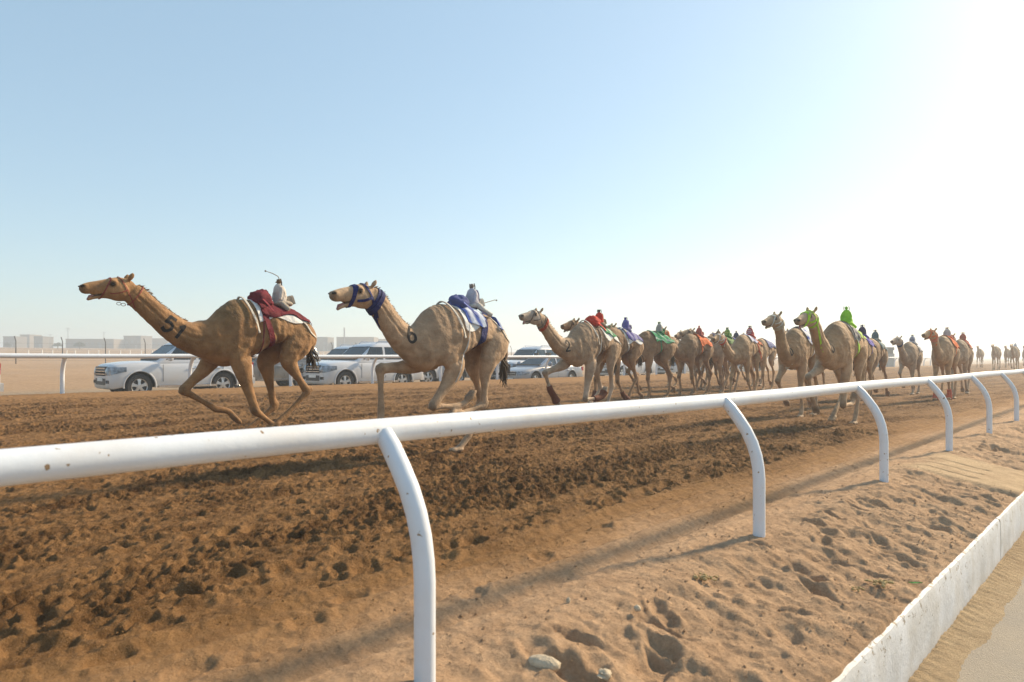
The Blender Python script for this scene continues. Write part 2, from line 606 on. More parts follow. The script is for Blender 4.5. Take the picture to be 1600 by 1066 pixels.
# colours of the sand itself
dry = np.array([.330, .190, .083]); moist = np.array([.190, .102, .042])
tan = np.array([.54, .37, .235]); pale = np.array([.60, .45, .285]); lane = np.array([.34, .275, .20]); desert = np.array([.42, .29, .18])
wet = np.clip(.26 + .42 * churn * sstep(-.35, .5, fbm(S * .9, D * 2.6, 71, 4)) + .25 * sstep(.1, .6, -clod), 0, 1) * trk
wet = wet * (1 - .25 * sstep(8, 18, D))
col = dry * (1 - wet[..., None]) + moist * wet[..., None]
tv = (1 - sstep(2.35, 3.3, D + .25 * fbm(S * .5, D, 73, 3)))[..., None]
col = col * (1 - tv) + tan * tv
col = col * (1 - inr[..., None]) + pale * inr[..., None]
lv = sstep(20.8, 21.8, D)[..., None]
col = col * (1 - lv) + lane * lv
dv = sstep(31, 36, D + 1.2 * fbm(S * .1, D * .1, 77, 3))[..., None]
col = col * (1 - dv) + desert * dv
H += sstep(33, 45, D) * .25 * fbm(S * .06, D * .08, 81, 4) * (1 - sstep(200, 300, D))


def sheet(name, j0, j1, mat):
    s_ = S[:, j0:j1 + 1]; d_ = D[:, j0:j1 + 1]; h_ = H[:, j0:j1 + 1]
    V = np.stack([s_ * TS.x + d_ * TD.x, s_ * TS.y + d_ * TD.y, h_], -1).reshape(-1, 3)
    ns, nd = s_.shape
    idx = np.arange(ns * nd).reshape(ns, nd)
    F = np.stack([idx[:-1, :-1], idx[1:, :-1], idx[1:, 1:], idx[:-1, 1:]], -1).reshape(-1, 4)
    me = mesh_np(name, V, F)
    c = col[:, j0:j1 + 1].reshape(-1, 3)
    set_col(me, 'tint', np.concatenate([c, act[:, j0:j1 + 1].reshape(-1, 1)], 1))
    o = link(name, me, mat)
    tag(o, kind='structure')
    return o


jA = int(np.searchsorted(dL, 2.3)); jB = int(np.searchsorted(dL, 21.4)); jC = int(np.searchsorted(dL, 33.0))
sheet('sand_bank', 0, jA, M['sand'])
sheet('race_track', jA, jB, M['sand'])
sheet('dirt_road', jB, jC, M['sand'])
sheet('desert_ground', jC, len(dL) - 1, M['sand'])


def band_sheet(name, d0, d1, nd, s_list, zf, mat, tint=None):
    ss = np.array(s_list); dd = np.linspace(d0, d1, nd)
    s_, d_ = np.meshgrid(ss, dd, indexing='ij')
    z_ = zf(s_, d_)
    V = np.stack([s_ * TS.x + d_ * TD.x, s_ * TS.y + d_ * TD.y, z_], -1).reshape(-1, 3)
    idx = np.arange(s_.size).reshape(s_.shape)
    F = np.stack([idx[:-1, :-1], idx[1:, :-1], idx[1:, 1:], idx[:-1, 1:]], -1).reshape(-1, 4)
    me = mesh_np(name, V, F)
    if tint is not None: set_col(me, 'tint', np.tile(np.array([*tint, 0.0]), (len(V), 1)))
    return link(name, me, mat)


RZ = -.60
s_road = spaced(-900, -20, 90, 2) + spaced(-20, 40, 1.5, 1.5) + spaced(40, 900, 2, 90) + [900]
tag(band_sheet('asphalt_road', -7.0, 1.13, 12, s_road, lambda s, d: RZ + 0 * s, M['asphalt']), kind='structure')
tag(band_sheet('ground', -900, -7.0, 14, s_road, lambda s, d: RZ - .004 + 0 * s - .3 * sstep(-7, -30, d), M['sand'], (.45, .32, .20)), kind='structure')


def drift_z(s, d):
    edge = .80 + .07 * fbm(s * .9, s * 0, 91, 3)
    t = np.clip((d - edge) / (1.06 - edge), -.3, 1)
    return RZ - .006 + .045 * np.clip(t, -.15, 1) + .006 * np.clip(t, 0, 1) * np.sin(s * 62 + 5 * fbm(s * 1.5, d * 3, 93, 2)) + .01 * np.clip(t, 0, 1) * fbm(s * 5, d * 8, 95, 3)


tag(band_sheet('sand_drift', .30, 1.06, 44, spaced(-2, 14, .022, .03) + spaced(14, 60, .05, .5), drift_z, M['sand'], (.46, .36, .235)), kind='structure')

# kerb: long painted concrete pieces with joints
kerb = tag(bpy.data.objects.new('kerb', None), 'long white painted concrete kerb with peeling paint between sand bank and road', 'kerb')
C.objects.link(kerb)
kerb['kind'] = 'structure'
for a in range(-2, 12):
    s0 = 2.67 + 5.0 * a - 5.0 * 0; s1 = s0 + 5.0 - .022
    mb = MB(); rings = []
    for s_ in np.arange(s0, s1 + .001, (s1 - s0) / 120):
        w1 = mnoise.noise((s_ * 3.1, 0, 3)) * .006; w2 = mnoise.noise((s_ * 9.0, 2, 5)) * .006 + mnoise.noise((s_ * 27.0, 2, 5)) * .004
        prof = [(1.05 + w1, 0), (1.047 + w1, .20), (1.052 + w1 * .5, .395 + w2), (1.062, .425 + w2), (1.085, .432 + w2 * .6), (1.12, .40), (1.16, .3), (1.16, 0)]
        rings.append([TS * float(s_) + TD * p[0] + Vector((0, 0, p[1])) for p in prof])
    mb.rings(rings)
    o = mb.build('kerb_stone', M['kerb'], kerb, angle=50)
kerb.location = (0, 0, RZ - .01)

# ------------------------------------------------------------------ rails
def rail_posts(name, label, s0, step, ks, dpost, zbase, zrail, doff, r_rail, r_post, ends):
    t = thing(name, label, 'rail fence', sd(s0, dpost, 0))
    loc = Vector(t.location)
    mb = MB()
    pts = []
    for s_ in np.arange(ends[0], ends[1] + .01, 1.0):
        pts.append(sd(s_, dpost + doff, zrail + .006 * math.sin(s_ * .9)) - loc)
    mb.tube(pts, r_rail, 32)
    mb.build('rail', M['rail'], t)
    sg = 1 if doff > 0 else -1
    prof = [(0, -.35), (0, 0), (0, .25), (0, .42), (.006, .50), (.022, .59), (.052, .68), (.098, .77), (.155, .85), (.215, .925), (.275, .985)]
    zs = (zrail - zbase) / .985
    for k in ks:
        mb = MB()
        P = [sd(s0 + k * step, dpost + sg * a * abs(doff) / .3, zbase + b * zs) - loc for a, b in prof]
        P[-1] = P[-1] - (P[-1] - P[-2]) * .05
        mb.tube(P, [r_post] * (len(P) - 1) + [r_post * .93], 24)
        o = mb.build('post', M['rail'], t)
    return t


rail_posts('rail_fence', 'thick white pipe rail on curved posts along the near edge of the track', 1.72, 3.11, range(-1, 14), 2.10, 0.0, .985, .30, .0535, .043, (-5, 48))
rail_posts('rail_fence', 'thin looking white rail on curved posts on the ridge in front of the cars', 4.7, 3.11, range(-3, 34), 20.0, .40, 1.36, -.30, .06, .05, (-8, 112))
far_rail = bpy.data.objects.get('rail_fence.001')


# ------------------------------------------------------------------ small things on the bank
def at_px(px, py, z):
    """ground point seen at photo pixel, for a known height"""
    Y = (CZ - z) * 1067.0 / (py - 560.0)
    return Vector(((px - 800) / 1067.0 * Y, Y, z))


def hgt(p):
    s_, d_ = to_sd(p.x, p.y)
    i = min(max(int(np.searchsorted(sL, s_)), 0), len(sL) - 1); j = min(max(int(np.searchsorted(dL, d_)), 0), len(dL) - 1)
    return float(H[i, j])


def pebble(name, px, py, r, mat, label, cat, sq=(1, .8, .55), seed=0, group=None, lump=.25):
    p = at_px(px, py, -.03)
    for _ in range(3): p = at_px(px, py, hgt(p))
    mb = MB(); mb.ball((0, 0, 0), 1.0, 14, 9)
    rs = random.Random(seed)
    off = Vector((rs.random() * 9, rs.random() * 9, rs.random() * 9))
    mb.v = [tuple(Vector((v[0] * sq[0], v[1] * sq[1], v[2] * sq[2])) * r * (1 + lump * mnoise.noise(Vector(v) * 1.7 + off) + lump * .6 * mnoise.noise(Vector(v) * 4.5 + off))) for v in mb.v]
    o = mb.build(name, mat, angle=60)
    o.location = p + Vector((0, 0, r * sq[2] * .45)); o.rotation_euler = (rs.uniform(-.2, .2), rs.uniform(-.2, .2), rs.random() * 6)
    return tag(o, label, cat, group)


pebble('stone', 850, 1042, .062, M['stone'], 'smooth pale oval stone half buried at the foot of the picture near the thick post', 'stone', (1.25, .7, .5), 1, lump=.1)
pebble('stone', 996, 953, .022, M['stone'], 'small pale pebble in the sand above the big round dent', 'stone', (1, .8, .7), 2)
pebble('stone', 888, 942, .016, M['stone'], 'tiny white pebble on the crest line of the sand bank', 'stone', (.8, .7, 1.2), 3)
pebble('stone', 1384, 795, .03, M['stone'], 'small stone with a dark shaded side on the bank below the second post row', 'stone', (1.2, .7, .7), 4)
pebble('stone', 1478, 826, .03, M['stone'], 'small stone on the bank close to the kerb joint', 'stone', (1.2, .7, .7), 5)
pebble('stone', 945, 1058, .03, M['stone'], 'rough pale clod beside the smooth oval stone', 'stone', (1.3, .9, .7), 6, lump=.5)


def clump(px, py, r, label, seed):
    p = at_px(px, py, -.03)
    for _ in range(3): p = at_px(px, py, hgt(p))
    rs = random.Random(seed)
    mb = MB()
    for i in range(16):
        a = rs.random() * 6.28; q = r * rs.random() ** .5
        mb.ball((q * math.cos(a) * 1.5, q * math.sin(a), r * .22 + rs.random() * r * .3), (r * rs.uniform(.16, .34), r * rs.uniform(.12, .25), r * rs.uniform(.1, .24)), 7, 5)
    for i in range(14):
        a = rs.random() * 6.28; q = r * rs.random()
        c = Vector((q * math.cos(a) * 1.5, q * math.sin(a), r * .35)); dv = Vector((rs.uniform(-1, 1), rs.uniform(-1, 1), rs.uniform(-.1, .7))) * r * .6
        mb.tube([c, c + dv], r * .03, 5)
    o = mb.build('dung_clump', M['dung'])
    o.location = p
    tag(o, label, 'dung', 'dry dung clumps on the sand bank')


clump(1102, 906, .05, 'dry yellowish dung clump below the second curved post', 3)
clump(1375, 915, .055, 'dry yellowish dung clump beside the green leaf', 4)
clump(1338, 923, .03, 'small pale dung crumb left of the clump by the green leaf', 5)
p = at_px(1431, 914, -.1)
for _ in range(3): p = at_px(1431, 914, hgt(p))
mb = MB()
for i in range(7):
    t = i / 6; w = .013 * math.sin(math.pi * min(.98, t * .93 + .05))
    mb.v += [(.09 * t - .045, -w, .012 + .012 * t * t), (.09 * t - .045, 0, .008 + .012 * t * t), (.09 * t - .045, w, .012 + .012 * t * t)]
for i in range(6):
    for k in (0, 1): mb.f.append((i * 3 + k, i * 3 + k + 1, i * 3 + k + 4, i * 3 + k + 3))
o = mb.build('leaf', M['leaf']); o.location = p; o.rotation_euler = (.2, -.1, -.9)
tag(o, 'bright green fallen leaf on the sand close to the kerb', 'leaf')

# gravel and clods: nobody could count them
V = []; F = []
base_v = np.array([(1, 0, 0), (-1, 0, 0), (0, 1, 0), (0, -1, 0), (0, 0, 1), (0, 0, -1)], float)
base_f = np.array([(0, 2, 4), (2, 1, 4), (1, 3, 4), (3, 0, 4), (2, 0, 5), (1, 2, 5), (3, 1, 5), (0, 3, 5)])
tint = []
for k in range(6500):
    d0 = 1.15 + 5.5 * rr.random() ** 1.6; s0 = .1 * d0 + rr.random() * 9
    i = min(int(np.searchsorted(sL, s0)), len(sL) - 1); j = min(int(np.searchsorted(dL, d0)), len(dL) - 1)
    r = .0025 + .008 * rr.random() ** 4 + (.008 * rr.random() if d0 > 3.4 and rr.random() < .25 else 0)
    q = sd(s0, d0, float(H[i, j]) + r * .3)
    a = rr.random() * 6.28; ca, sa = math.cos(a), math.sin(a)
    vv = base_v * r * np.array([rr.uniform(.7, 1.4), rr.uniform(.6, 1.2), rr.uniform(.5, .9)])
    vv = np.stack([vv[:, 0] * ca - vv[:, 1] * sa, vv[:, 0] * sa + vv[:, 1] * ca, vv[:, 2]], 1) + np.array(q)
    F.append(base_f + len(V) * 6); V.append(vv)
    w = col[i, j] * rr.uniform(.75, 1.25)
    tint.append(np.tile([*w, 0], (6, 1)))
me = mesh_np('gravel', np.concatenate(V), np.concatenate(F), False)
set_col(me, 'tint', np.concatenate(tint))
tag(link('gravel', me, M['sand']), 'loose grit and small clods scattered over the sand by the rail', 'gravel', kind='stuff')

# ------------------------------------------------------------------ far desert: fences, buildings, masts, bushes
def far_pt(px, Y):
    X = (px - 800) / 1067.0 * Y
    s_, d_ = to_sd(X, Y)
    return Vector((X, Y, g0(s_, d_)))


wf = thing('wire_fence', 'tall dark wire fence posts with bent tops along the desert beyond the dirt road', 'wire fence', sd(20, 85, g0(20, 85)))
loc = Vector(wf.location)
post_me = None
for k in range(-4, 22):
    q = sd(20 + 4.1 * k, 85, 0); q.z = g0(20 + 4.1 * k, 85)
    if post_me is None:
        mb = MB(); mb.tube([(0, 0, -.3), (0, 0, 2.5), (-.06, 0, 2.7), (-.22, .1, 3.0)], .05, 6)
        post_me = mb.mesh('post')
        post_me.materials.append(M['darkpost'])
    o = link('post', post_me, None, wf); o.location = q - loc
for zz in (.5, 1.1, 1.7, 2.3):
    mb = MB(); mb.tube([sd(20 + 4.1 * k, 85, g0(20 + 4.1 * k, 85) + zz) - loc for k in range(-4, 22)], .008, 4)
    mb.build('wire', M['cable'], wf)
lf = thing('post_fence', 'low pale fence of thin posts far out on the desert', 'fence', sd(60, 150, g0(60, 150)))
loc = Vector(lf.location); post_me = None
mb = MB(); mb.box((0, 0, .5), (.13, .13, 1.1)); post_me = mb.mesh('post', False); post_me.materials.append(M['whitewash'])
for k in range(0, 62):
    s_ = 30 + 1.9 * k + rr.uniform(-.3, .3)
    o = link('post', post_me, None, lf); o.location = sd(s_, 150, g0(s_, 150)) - loc
for zz in (.55, .95):
    mb = MB(); mb.tube([sd(30 + 1.9 * k, 150, g0(30 + 1.9 * k, 150) + zz) - loc for k in range(0, 62)], .018, 4)
    mb.build('wire', M['cable'], lf)


def building(px0, px1, ytop, Y, mat, label, depth=8, nw=3, parapet=True):
    c = far_pt((px0 + px1) / 2, Y)
    w = (px1 - px0) / 1067.0 * Y
    h = CZ + (560 - ytop) / 1067.0 * Y - c.z
    t = thing('low_building', label, 'building', c, rr.uniform(-.15, .1))
    mb = MB(); mb.box((0, depth / 2, h / 2 - 1), (w, depth, h + 2)); mb.build('wall', mat, t, False)
    if parapet:
        mb = MB()
        for x, y, sx, sy in ((0, -.02, w + .16, .2), (0, depth + .02, w + .16, .2), (-w / 2 - .0, depth / 2, .16, depth - .2), (w / 2, depth / 2, .16, depth - .2)):
            mb.box((x, y, h + .18), (sx, sy, .42))
        mb.build('parapet', mat, t, False)
    for i in range(nw):
        x = -w / 2 + (i + .5) * w / nw
        mb = MB(); mb.box((x, -.02, h * .58), (min(1.1, w / nw * .4), .08, min(1.2, h * .35))); mb.build('window', M['shutter'], t, False)
    mb = MB(); mb.box((w * .22, -.03, 1.0), (1.0, .1, 2.1)); mb.build('door', M['steel'], t, False)
    return t


for a in ((5, 23, 527, 300, M['plaster2'], 'dim grey block building at the far left of the desert skyline'),
          (31, 46, 524, 320, M['plaster'], 'tall pale square building second from the left on the skyline'),
          (53, 66, 527, 290, M['plaster2'], 'small grey building standing between the pale block and the bushes'),
          (104, 176, 531, 300, M['plaster'], 'long low hazy building beyond the bent fence posts', 10, 8),
          (192, 221, 526, 310, M['plaster2'], 'flat roofed building just left of the leading camel neck'),
          (226, 262, 530, 330, M['plaster'], 'low building behind the neck of the leading camel', 8, 4),
          (492, 512, 528, 300, M['plaster2'], 'small building between the two leading camels', 8, 2),
          (526, 584, 528, 300, M['plaster'], 'wide flat building above the roof of the second white car', 12, 6),
          (586, 640, 531, 320, M['plaster'], 'low building behind the neck of the camel numbered 6', 10, 5),
          (1381, 1396, 547, 95, M['plaster2'], 'small hut with a pale roof behind the far rail at the right', 4, 1)):
    building(*a)


def mast(px, ytop, Y, r, label, arms=0):
    c = far_pt(px, Y); h = CZ + (560 - ytop) / 1067.0 * Y - c.z
    t = thing('utility_mast', label, 'mast', c)
    mb = MB(); mb.tube([(0, 0, -.5), (0, 0, h)], [r, r * .6], 8); mb.build('pole', M['steel'], t)
    for i in range(arms):
        mb = MB(); mb.tube([(-.9, 0, h - .3 - i * .8), (.9, 0, h - .3 - i * .8)], .06, 6); mb.build('arm', M['steel'], t)


mast(106, 512, 300, .16, 'thin lattice mast rising above the long hazy building', 2)
mast(162, 519, 310, .16, 'thin mast right of the long hazy building', 1)
mast(538, 512, 300, .5, 'thick dark chimney mast over the wide flat building', 0)
mast(78, 522, 290, .1, 'thin pole among the bushes left of the first bent fence posts', 1)


def bush(px, ytop, Y, label, seed):
    c = far_pt(px, Y); h = CZ + (560 - ytop) / 1067.0 * Y - c.z
    t = thing('desert_tree', label, 'tree', c)
    rs = random.Random(seed)
    mb = MB(); mb.tube([(0, 0, -.3), (.1, 0, h * .5)], [.18, .1], 7)
    for i in range(4):
        a = i * 1.6 + rs.random(); mb.tube([(.08, 0, h * .35), (math.cos(a) * h * .35, math.sin(a) * h * .35, h * .75)], [.09, .04], 6)
    mb.build('trunk', M['bark'], t)
    mb = MB()
    for i in range(420):
        a = rs.random() * 6.28; q = rs.random() ** .5 * h * .7; z = h * (.35 + .65 * rs.random() * (1 - (q / (h * .75)) ** 2) + .05)
        cc = Vector((q * math.cos(a), q * math.sin(a), z)); u = Vector((rs.uniform(-1, 1), rs.uniform(-1, 1), rs.uniform(-1, 1))).normalized(); v = u.orthogonal().normalized()
        k = h * rs.uniform(.05, .10)
        mb.add([cc + u * k, cc + v * k * .6, cc - u * k, cc - v * k * .6], [(0, 1, 2, 3)])
    mb.build('crown', M['foliage'], t, False, fix=False)


bush(90, 535, 230, 'dusty bush left of the bright parked vehicle on the desert', 1)
bush(124, 534, 230, 'dusty round bush left of the long hazy building end', 2)
bush(12, 536, 250, 'low dark bush at the extreme left of the skyline', 3)
bush(300, 534, 260, 'dusty bush hidden behind the leading camel chest', 4)


# ------------------------------------------------------------------ vehicles
def loop_rr(xf, xr, hw, z, n=6, rad=.22):
    """rounded rectangle loop in the xy plane"""
    pts = []
    r = min(rad, hw * .8, (xf - xr) * .4)
    for cx, cy, a0 in ((xf - r, hw - r, 0), (xr + r, hw - r, 90), (xr + r, -hw + r, 180), (xf - r, -hw + r, 270)):
        for i in range(n + 1):
            a = R(a0 + 90 * i / n)
            pts.append(Vector((cx + r * math.cos(a), cy + r * math.sin(a), z)))
    return pts


SUVP = dict(
    body=[(-2.42, .62, 1.04, .86), (-2.40, .48, 1.16, .93), (-2.2, .40, 1.20, .965), (-1.4, .36, 1.22, .985), (0, .34, 1.22, .985), (.9, .36, 1.22, .98),
          (1.15, .38, 1.21, .975), (1.7, .42, 1.20, .965), (2.15, .36, 1.15, .94), (2.36, .33, 1.10, .89), (2.47, .36, 1.00, .80), (2.51, .44, .90, .70)],
    zs=1.18, roof=1.92, lev=[(1.16, 1.14, -2.36, .92), (1.22, 1.04, -2.35, .91), (1.54, .58, -2.27, .86), (1.78, .24, -2.16, .80), (1.87, .06, -2.08, .74), (1.915, -.15, -1.95, .62)],
    side=[[(.74, 1.26), (-.28, 1.26), (-.28, 1.75), (.26, 1.75)], [(-.38, 1.26), (-1.22, 1.26), (-1.22, 1.75), (-.38, 1.75)], [(-1.34, 1.26), (-2.10, 1.30), (-1.98, 1.72), (-1.34, 1.75)]],
    axles=(1.58, -1.27), wr=.41, track=.80, belt=1.08, nose=2.50, tail=-2.42)
SEDP = dict(
    body=[(-2.36, .55, .86, .78), (-2.33, .40, .94, .85), (-2.0, .30, 1.00, .90), (-1.3, .24, 1.00, .92), (0, .22, .96, .92), (.8, .22, .94, .92),
          (1.3, .24, .90, .91), (1.8, .26, .84, .88), (2.15, .28, .76, .82), (2.32, .32, .68, .72), (2.38, .42, .60, .62)],
    zs=.94, roof=1.46, lev=[(.92, 1.15, -1.85, .84), (.98, 1.02, -1.75, .83), (1.20, .55, -1.38, .76), (1.36, .20, -1.10, .68), (1.43, -.02, -.92, .60), (1.46, -.2, -.78, .48)],
    side=[[(.62, .99), (-.22, .99), (-.22, 1.33), (.12, 1.33)], [(-.32, .99), (-1.18, .99), (-.98, 1.30), (-.32, 1.33)]],
    axles=(1.42, -1.36), wr=.33, track=.76, belt=.86, nose=2.38, tail=-2.36)


def build_car(p, paint, label, roofrails=True, pickup=False):
    t = thing('parked_car', label, 'car')
    # lower body
    P = catmull(p['body'], 46)
    mb = MB(); rings = []
    for x, zb, zt, w in P:
        h = zt - zb
        half = [(.80, 0), (.94, .04), (.985, .14), (1.0, .38), (1.0, .58), (.985, .74), (.965, .86), (.90, .955), (.72, 1.0), (.35, 1.02)]
        half = [(w * a, zb + h * b) for a, b in half]
        ring = [Vector((x, y, z)) for y, z in half] + [Vector((x, -y, z)) for y, z in half[::-1]]
        rings.append(ring)
    mb.rings(rings)
    body = mb.mesh('body', True)
    body.materials.append(paint); body.materials.append(M['trim'])
    cut = MB()
    for ax in p['axles']:
        n = 28; r = p['wr'] + .075
        ring = lambda y: [Vector((ax + r * math.cos(2 * math.pi * k / n), y, p['wr'] + r * math.sin(2 * math.pi * k / n))) for k in range(n)]
        cut.rings([ring(.50), ring(1.4)]); cut.rings([ring(-1.4), ring(-.50)])
    cm = cut.mesh('cutter', False); cm.materials.append(paint); cm.materials.append(M['trim'])
    cm.polygons.foreach_set('material_index', [1] * len(cm.polygons))
    co = link('cutter', cm)
    body = apply_mods(body, [('BOOLEAN', dict(object=co, operation='DIFFERENCE', solver='EXACT'))])
    bpy.data.objects.remove(co)
    body.set_sharp_from_angle(angle=R(35))
    link('body', body, None, t)
    # cabin with real openings
    lev = p['lev']
    mb = MB(); mb.rings([loop_rr(xf, xr, hw, z) for z, xf, xr, hw in lev])
    cab = mb.mesh('cabin', True); cab.materials.append(paint); cab.materials.append(M['interior'])

    def yat(z):
        zz = [l[0] for l in lev]; return float(np.interp(z, zz, [l[3] for l in lev]))

    def xfat(z): return float(np.interp(z, [l[0] for l in lev], [l[1] for l in lev]))

    def xrat(z): return float(np.interp(z, [l[0] for l in lev], [l[2] for l in lev]))
    z0, z1 = lev[0][0] + .03, p['roof'] - .07
    cav = MB(); cav.rings([loop_rr(xfat(z) - .09, xrat(z) + .07, yat(z) - .06, z) for z in np.linspace(z0, z1, 5)])
    sidec = MB()
    for w in p['side']: sidec.prism(w, 'y', -1.3, 1.3)
    zt = p['side'][0][2][1] + .02; zb = p['side'][0][0][1]
    fb = MB()
    yb, yt = yat(zb) - .12, yat(zt) - .12
    fb.prism([(-yb, zb), (yb, zb), (yt, zt), (-yt, zt)], 'x', .0, 2.0)
    fb.prism([(-yb, zb + .08), (yb, zb + .08), (yt, zt - .03), (-yt, zt - .03)], 'x', -3, p['lev'][3][2] + .25)
    if not pickup:
        for cmb in (cav, sidec, fb):
            cm = cmb.mesh('cutter', False); cm.materials.append(paint); cm.materials.append(M['interior'])
            cm.polygons.foreach_set('material_index', [1 if cmb is cav else 0] * len(cm.polygons))
            co = link('cutter', cm)
            cab = apply_mods(cab, [('BOOLEAN', dict(object=co, operation='DIFFERENCE', solver='EXACT'))])
            bpy.data.objects.remove(co)
    cab.set_sharp_from_angle(angle=R(35))
    link('cabin', cab, None, t)

    def pane(name, q, parent=t, mat=M['glass']):
        q = [Vector(a) for a in q]
        nrm = (q[1] - q[0]).cross(q[2] - q[0]).normalized() * .004
        mb = MB(); n = len(q)
        mb.add([a + nrm for a in q] + [a - nrm for a in q], [tuple(range(n)), tuple(range(2 * n - 1, n - 1, -1))] + [(i, i + n, (i + 1) % n + n, (i + 1) % n) for i in range(n)])
        return mb.build(name, mat, parent, False)
    for w in p['side']:
        for sg in (1, -1):
            pane('window', [(x, sg * (yat(z) - .022), z) for x, z in w])
    pane('windscreen', [(xfat(zb) - .03, -yb, zb), (xfat(zb) - .03, yb, zb), (xfat(zt) - .03, yt, zt), (xfat(zt) - .03, -yt, zt)])
    pane('rear_window', [(xrat(zb + .08) + .02, -yb, zb + .08), (xrat(zb + .08) + .02, yb, zb + .08), (xrat(zt - .03) + .02, yt, zt - .03), (xrat(zt - .03) + .02, -yt, zt - .03)])
    mb = MB(); mb.box((p['lev'][0][1] - .35, 0, zb - .02), (.45, 1.5, .12)); mb.build('dashboard', M['interior'], t)
    for sx in (.05, -.85):
        for sy in (-.4, .4):
            mb = MB(); mb.box((sx - .12, sy, zb + .12), (.14, .46, .62)); mb.box((sx - .14, sy, zb + .50), (.1, .26, .16)); mb.build('seat', M['interior'], t)
    # wheels
    for ax in p['axles']:
        for sg in (1, -1):
            wh = bpy.data.objects.new('wheel', None); C.objects.link(wh); wh.parent = t
            wh.location = (ax, sg * p['track'], p['wr']); wh.empty_display_size = .1
            r = p['wr']; n = 32
            prof = [(r * .62, -.11), (r * .66, -.125), (r * .93, -.125), (r, -.09), (r, .09), (r * .93, .125), (r * .66, .125), (r * .60, .10), (r * .60, -.08)]
            mb = MB(); mb.rings([[Vector((a * math.cos(2 * math.pi * k / n), b, a * math.sin(2 * math.pi * k / n))) for k in range(n)] for a, b in prof + [prof[0]]], cap=False)
            mb.build('tyre', M['tyre'], wh)
            mb = MB(); q = r * .62
            y0 = sg * .08
            for k in range(5):
                a = 2 * math.pi * k / 5 + .3
                ca, sa = math.cos(a), math.sin(a)
                v = []
                for rad, wd in ((.04, .045), (q * .55, .04), (q * .98, .075)):
                    for e in (-1, 1):
                        for dy in (0, -.05 * sg):
                            v.append((rad * ca - e * wd * sa, y0 + dy + sg * .02 * (1 - rad / q), rad * sa + e * wd * ca))
                mb.add(v, [(0, 2, 6, 4), (4, 6, 10, 8), (0, 4, 5, 1), (4, 8, 9, 5), (2, 3, 7, 6), (6, 7, 11, 10), (1, 5, 7, 3), (5, 9, 11, 7)])
            mb.tube([(0, y0 - sg * .04, 0), (0, y0 + sg * .03, 0)], .065, 12)
            ringp = [(q * .93, .02), (q * 1.0, .035), (q * 1.01, -.02), (q * .93, -.03)]
            mb.rings([[Vector((a * math.cos(2 * math.pi * k / n), y0 + sg * b, a * math.sin(2 * math.pi * k / n))) for k in range(n)] for a, b in ringp + [ringp[0]]], cap=False)
            mb.build('rim', M['alloy'], wh)
            mb = MB(); mb.tube([(0, sg * -.06, 0), (0, sg * .0, 0)], q * .96, 24); mb.build('brake_disc', M['trim'], wh)
    # face
    nz = p['nose']; bl = p['belt']
    def wat(x, f):   # half width of body near nose at height factor
        return float(np.interp(x, P[:, 0], P[:, 3]))
    suv = roofrails
    gz = .90 if suv else .62
    mb = MB(); mb.box((nz - .035, 0, gz), (.09, 1.04 if suv else .9, .30 if suv else .16)); mb.build('grille', M['trim'], t)
    for i in range(3):
        mb = MB(); mb.box((nz + .012, 0, gz - .09 + i * .09), (.03, .98 if suv else .86, .028)); mb.build('grille_bar', M['chrome'], t)
    for sg in (1, -1):
        q = (.125 if suv else .085); rows = []
        bv = BVHTree.FromPolygons([v.co for v in body.vertices], [tuple(p_.vertices) for p_ in body.polygons])
        for a in range(13):
            f_ = a / 12; row = []
            gx, gy = (nz + .02, .53 + .36 * f_ / .45) if f_ < .45 else (nz + .02 - .52 * (f_ - .45) / .55, 1.0)
            for b in range(5):
                e = b / 4; lo = -q * (1 - .9 * max(0, (f_ - .4) / .6)); z_ = gz + lo + (q - lo) * e
                l_, n_, _, _ = bv.find_nearest(Vector((gx, sg * gy, z_)))
                row.append(Vector((l_.x, l_.y, z_)) + n_ * .016)
            rows.append(row)
        mb = MB(); mb.rings(rows, cap=False, closed=False); mb.build('headlight', M['lampglass'], t)
        mb = MB(); mb.box((nz - .05, sg * .66, gz - .33), (.12, .24, .10)); mb.build('fog_lamp', M['trim'], t)
        mb = MB(); mb.box((p['tail'] + .05, sg * .79, bl - .06), (.14, .17, .30 if suv else .18)); mb.build('tail_light', M['red'], t)
        mb = MB(); xm = p['side'][0][0][0] - .08
        mb.ball((xm, sg * (wat(0, 0) + .12), p['side'][0][0][1] + .06), (.10, .13, .11), 12, 8); mb.build('mirror', paint, t)
        mb = MB(); mb.box((.0, sg * .985 * (P[:, 3].max() / .985), .40 if suv else .27), (2.0, .03, .07)); mb.build('side_step', M['chrome'] if suv else M['trim'], t)
        wmax = float(P[:, 3].max())
        for xs in ([.85, -.33, -1.24] if suv else [.80, -.27, -1.0]):
            mb = MB(); mb.box((xs, sg * (wmax * .993), (p['body'][4][1] + p['body'][4][2]) / 2 + .05), (.012, .012, (p['body'][4][2] - p['body'][4][1]) * .62)); mb.build('door_seam', M['trim'], t, False)
        for xs in (-.12, -1.05):
            mb = MB(); mb.tube([(xs - .1, sg * (wmax + .012), bl - .1), (xs + .1, sg * (wmax + .012), bl - .1)], .018, 8); mb.build('door_handle', M['chrome'], t)
        for ax in p['axles']:
            mb = MB(); r = p['wr'] + .095
            pts = [(ax + r * math.cos(R(a)), sg * (np.interp(ax + r * math.cos(R(a)), P[:, 0], P[:, 3]) * 1.0 - .005), p['wr'] + r * math.sin(R(a))) for a in range(-5, 190, 10)]
            mb.tube(pts, .028, 8); mb.build('wheel_arch', paint, t)
    mb = MB(); mb.box((nz - .06, 0, gz - .33), (.17, 1.0 if suv else .9, .20)); mb.build('front_bumper', M['trim'], t)
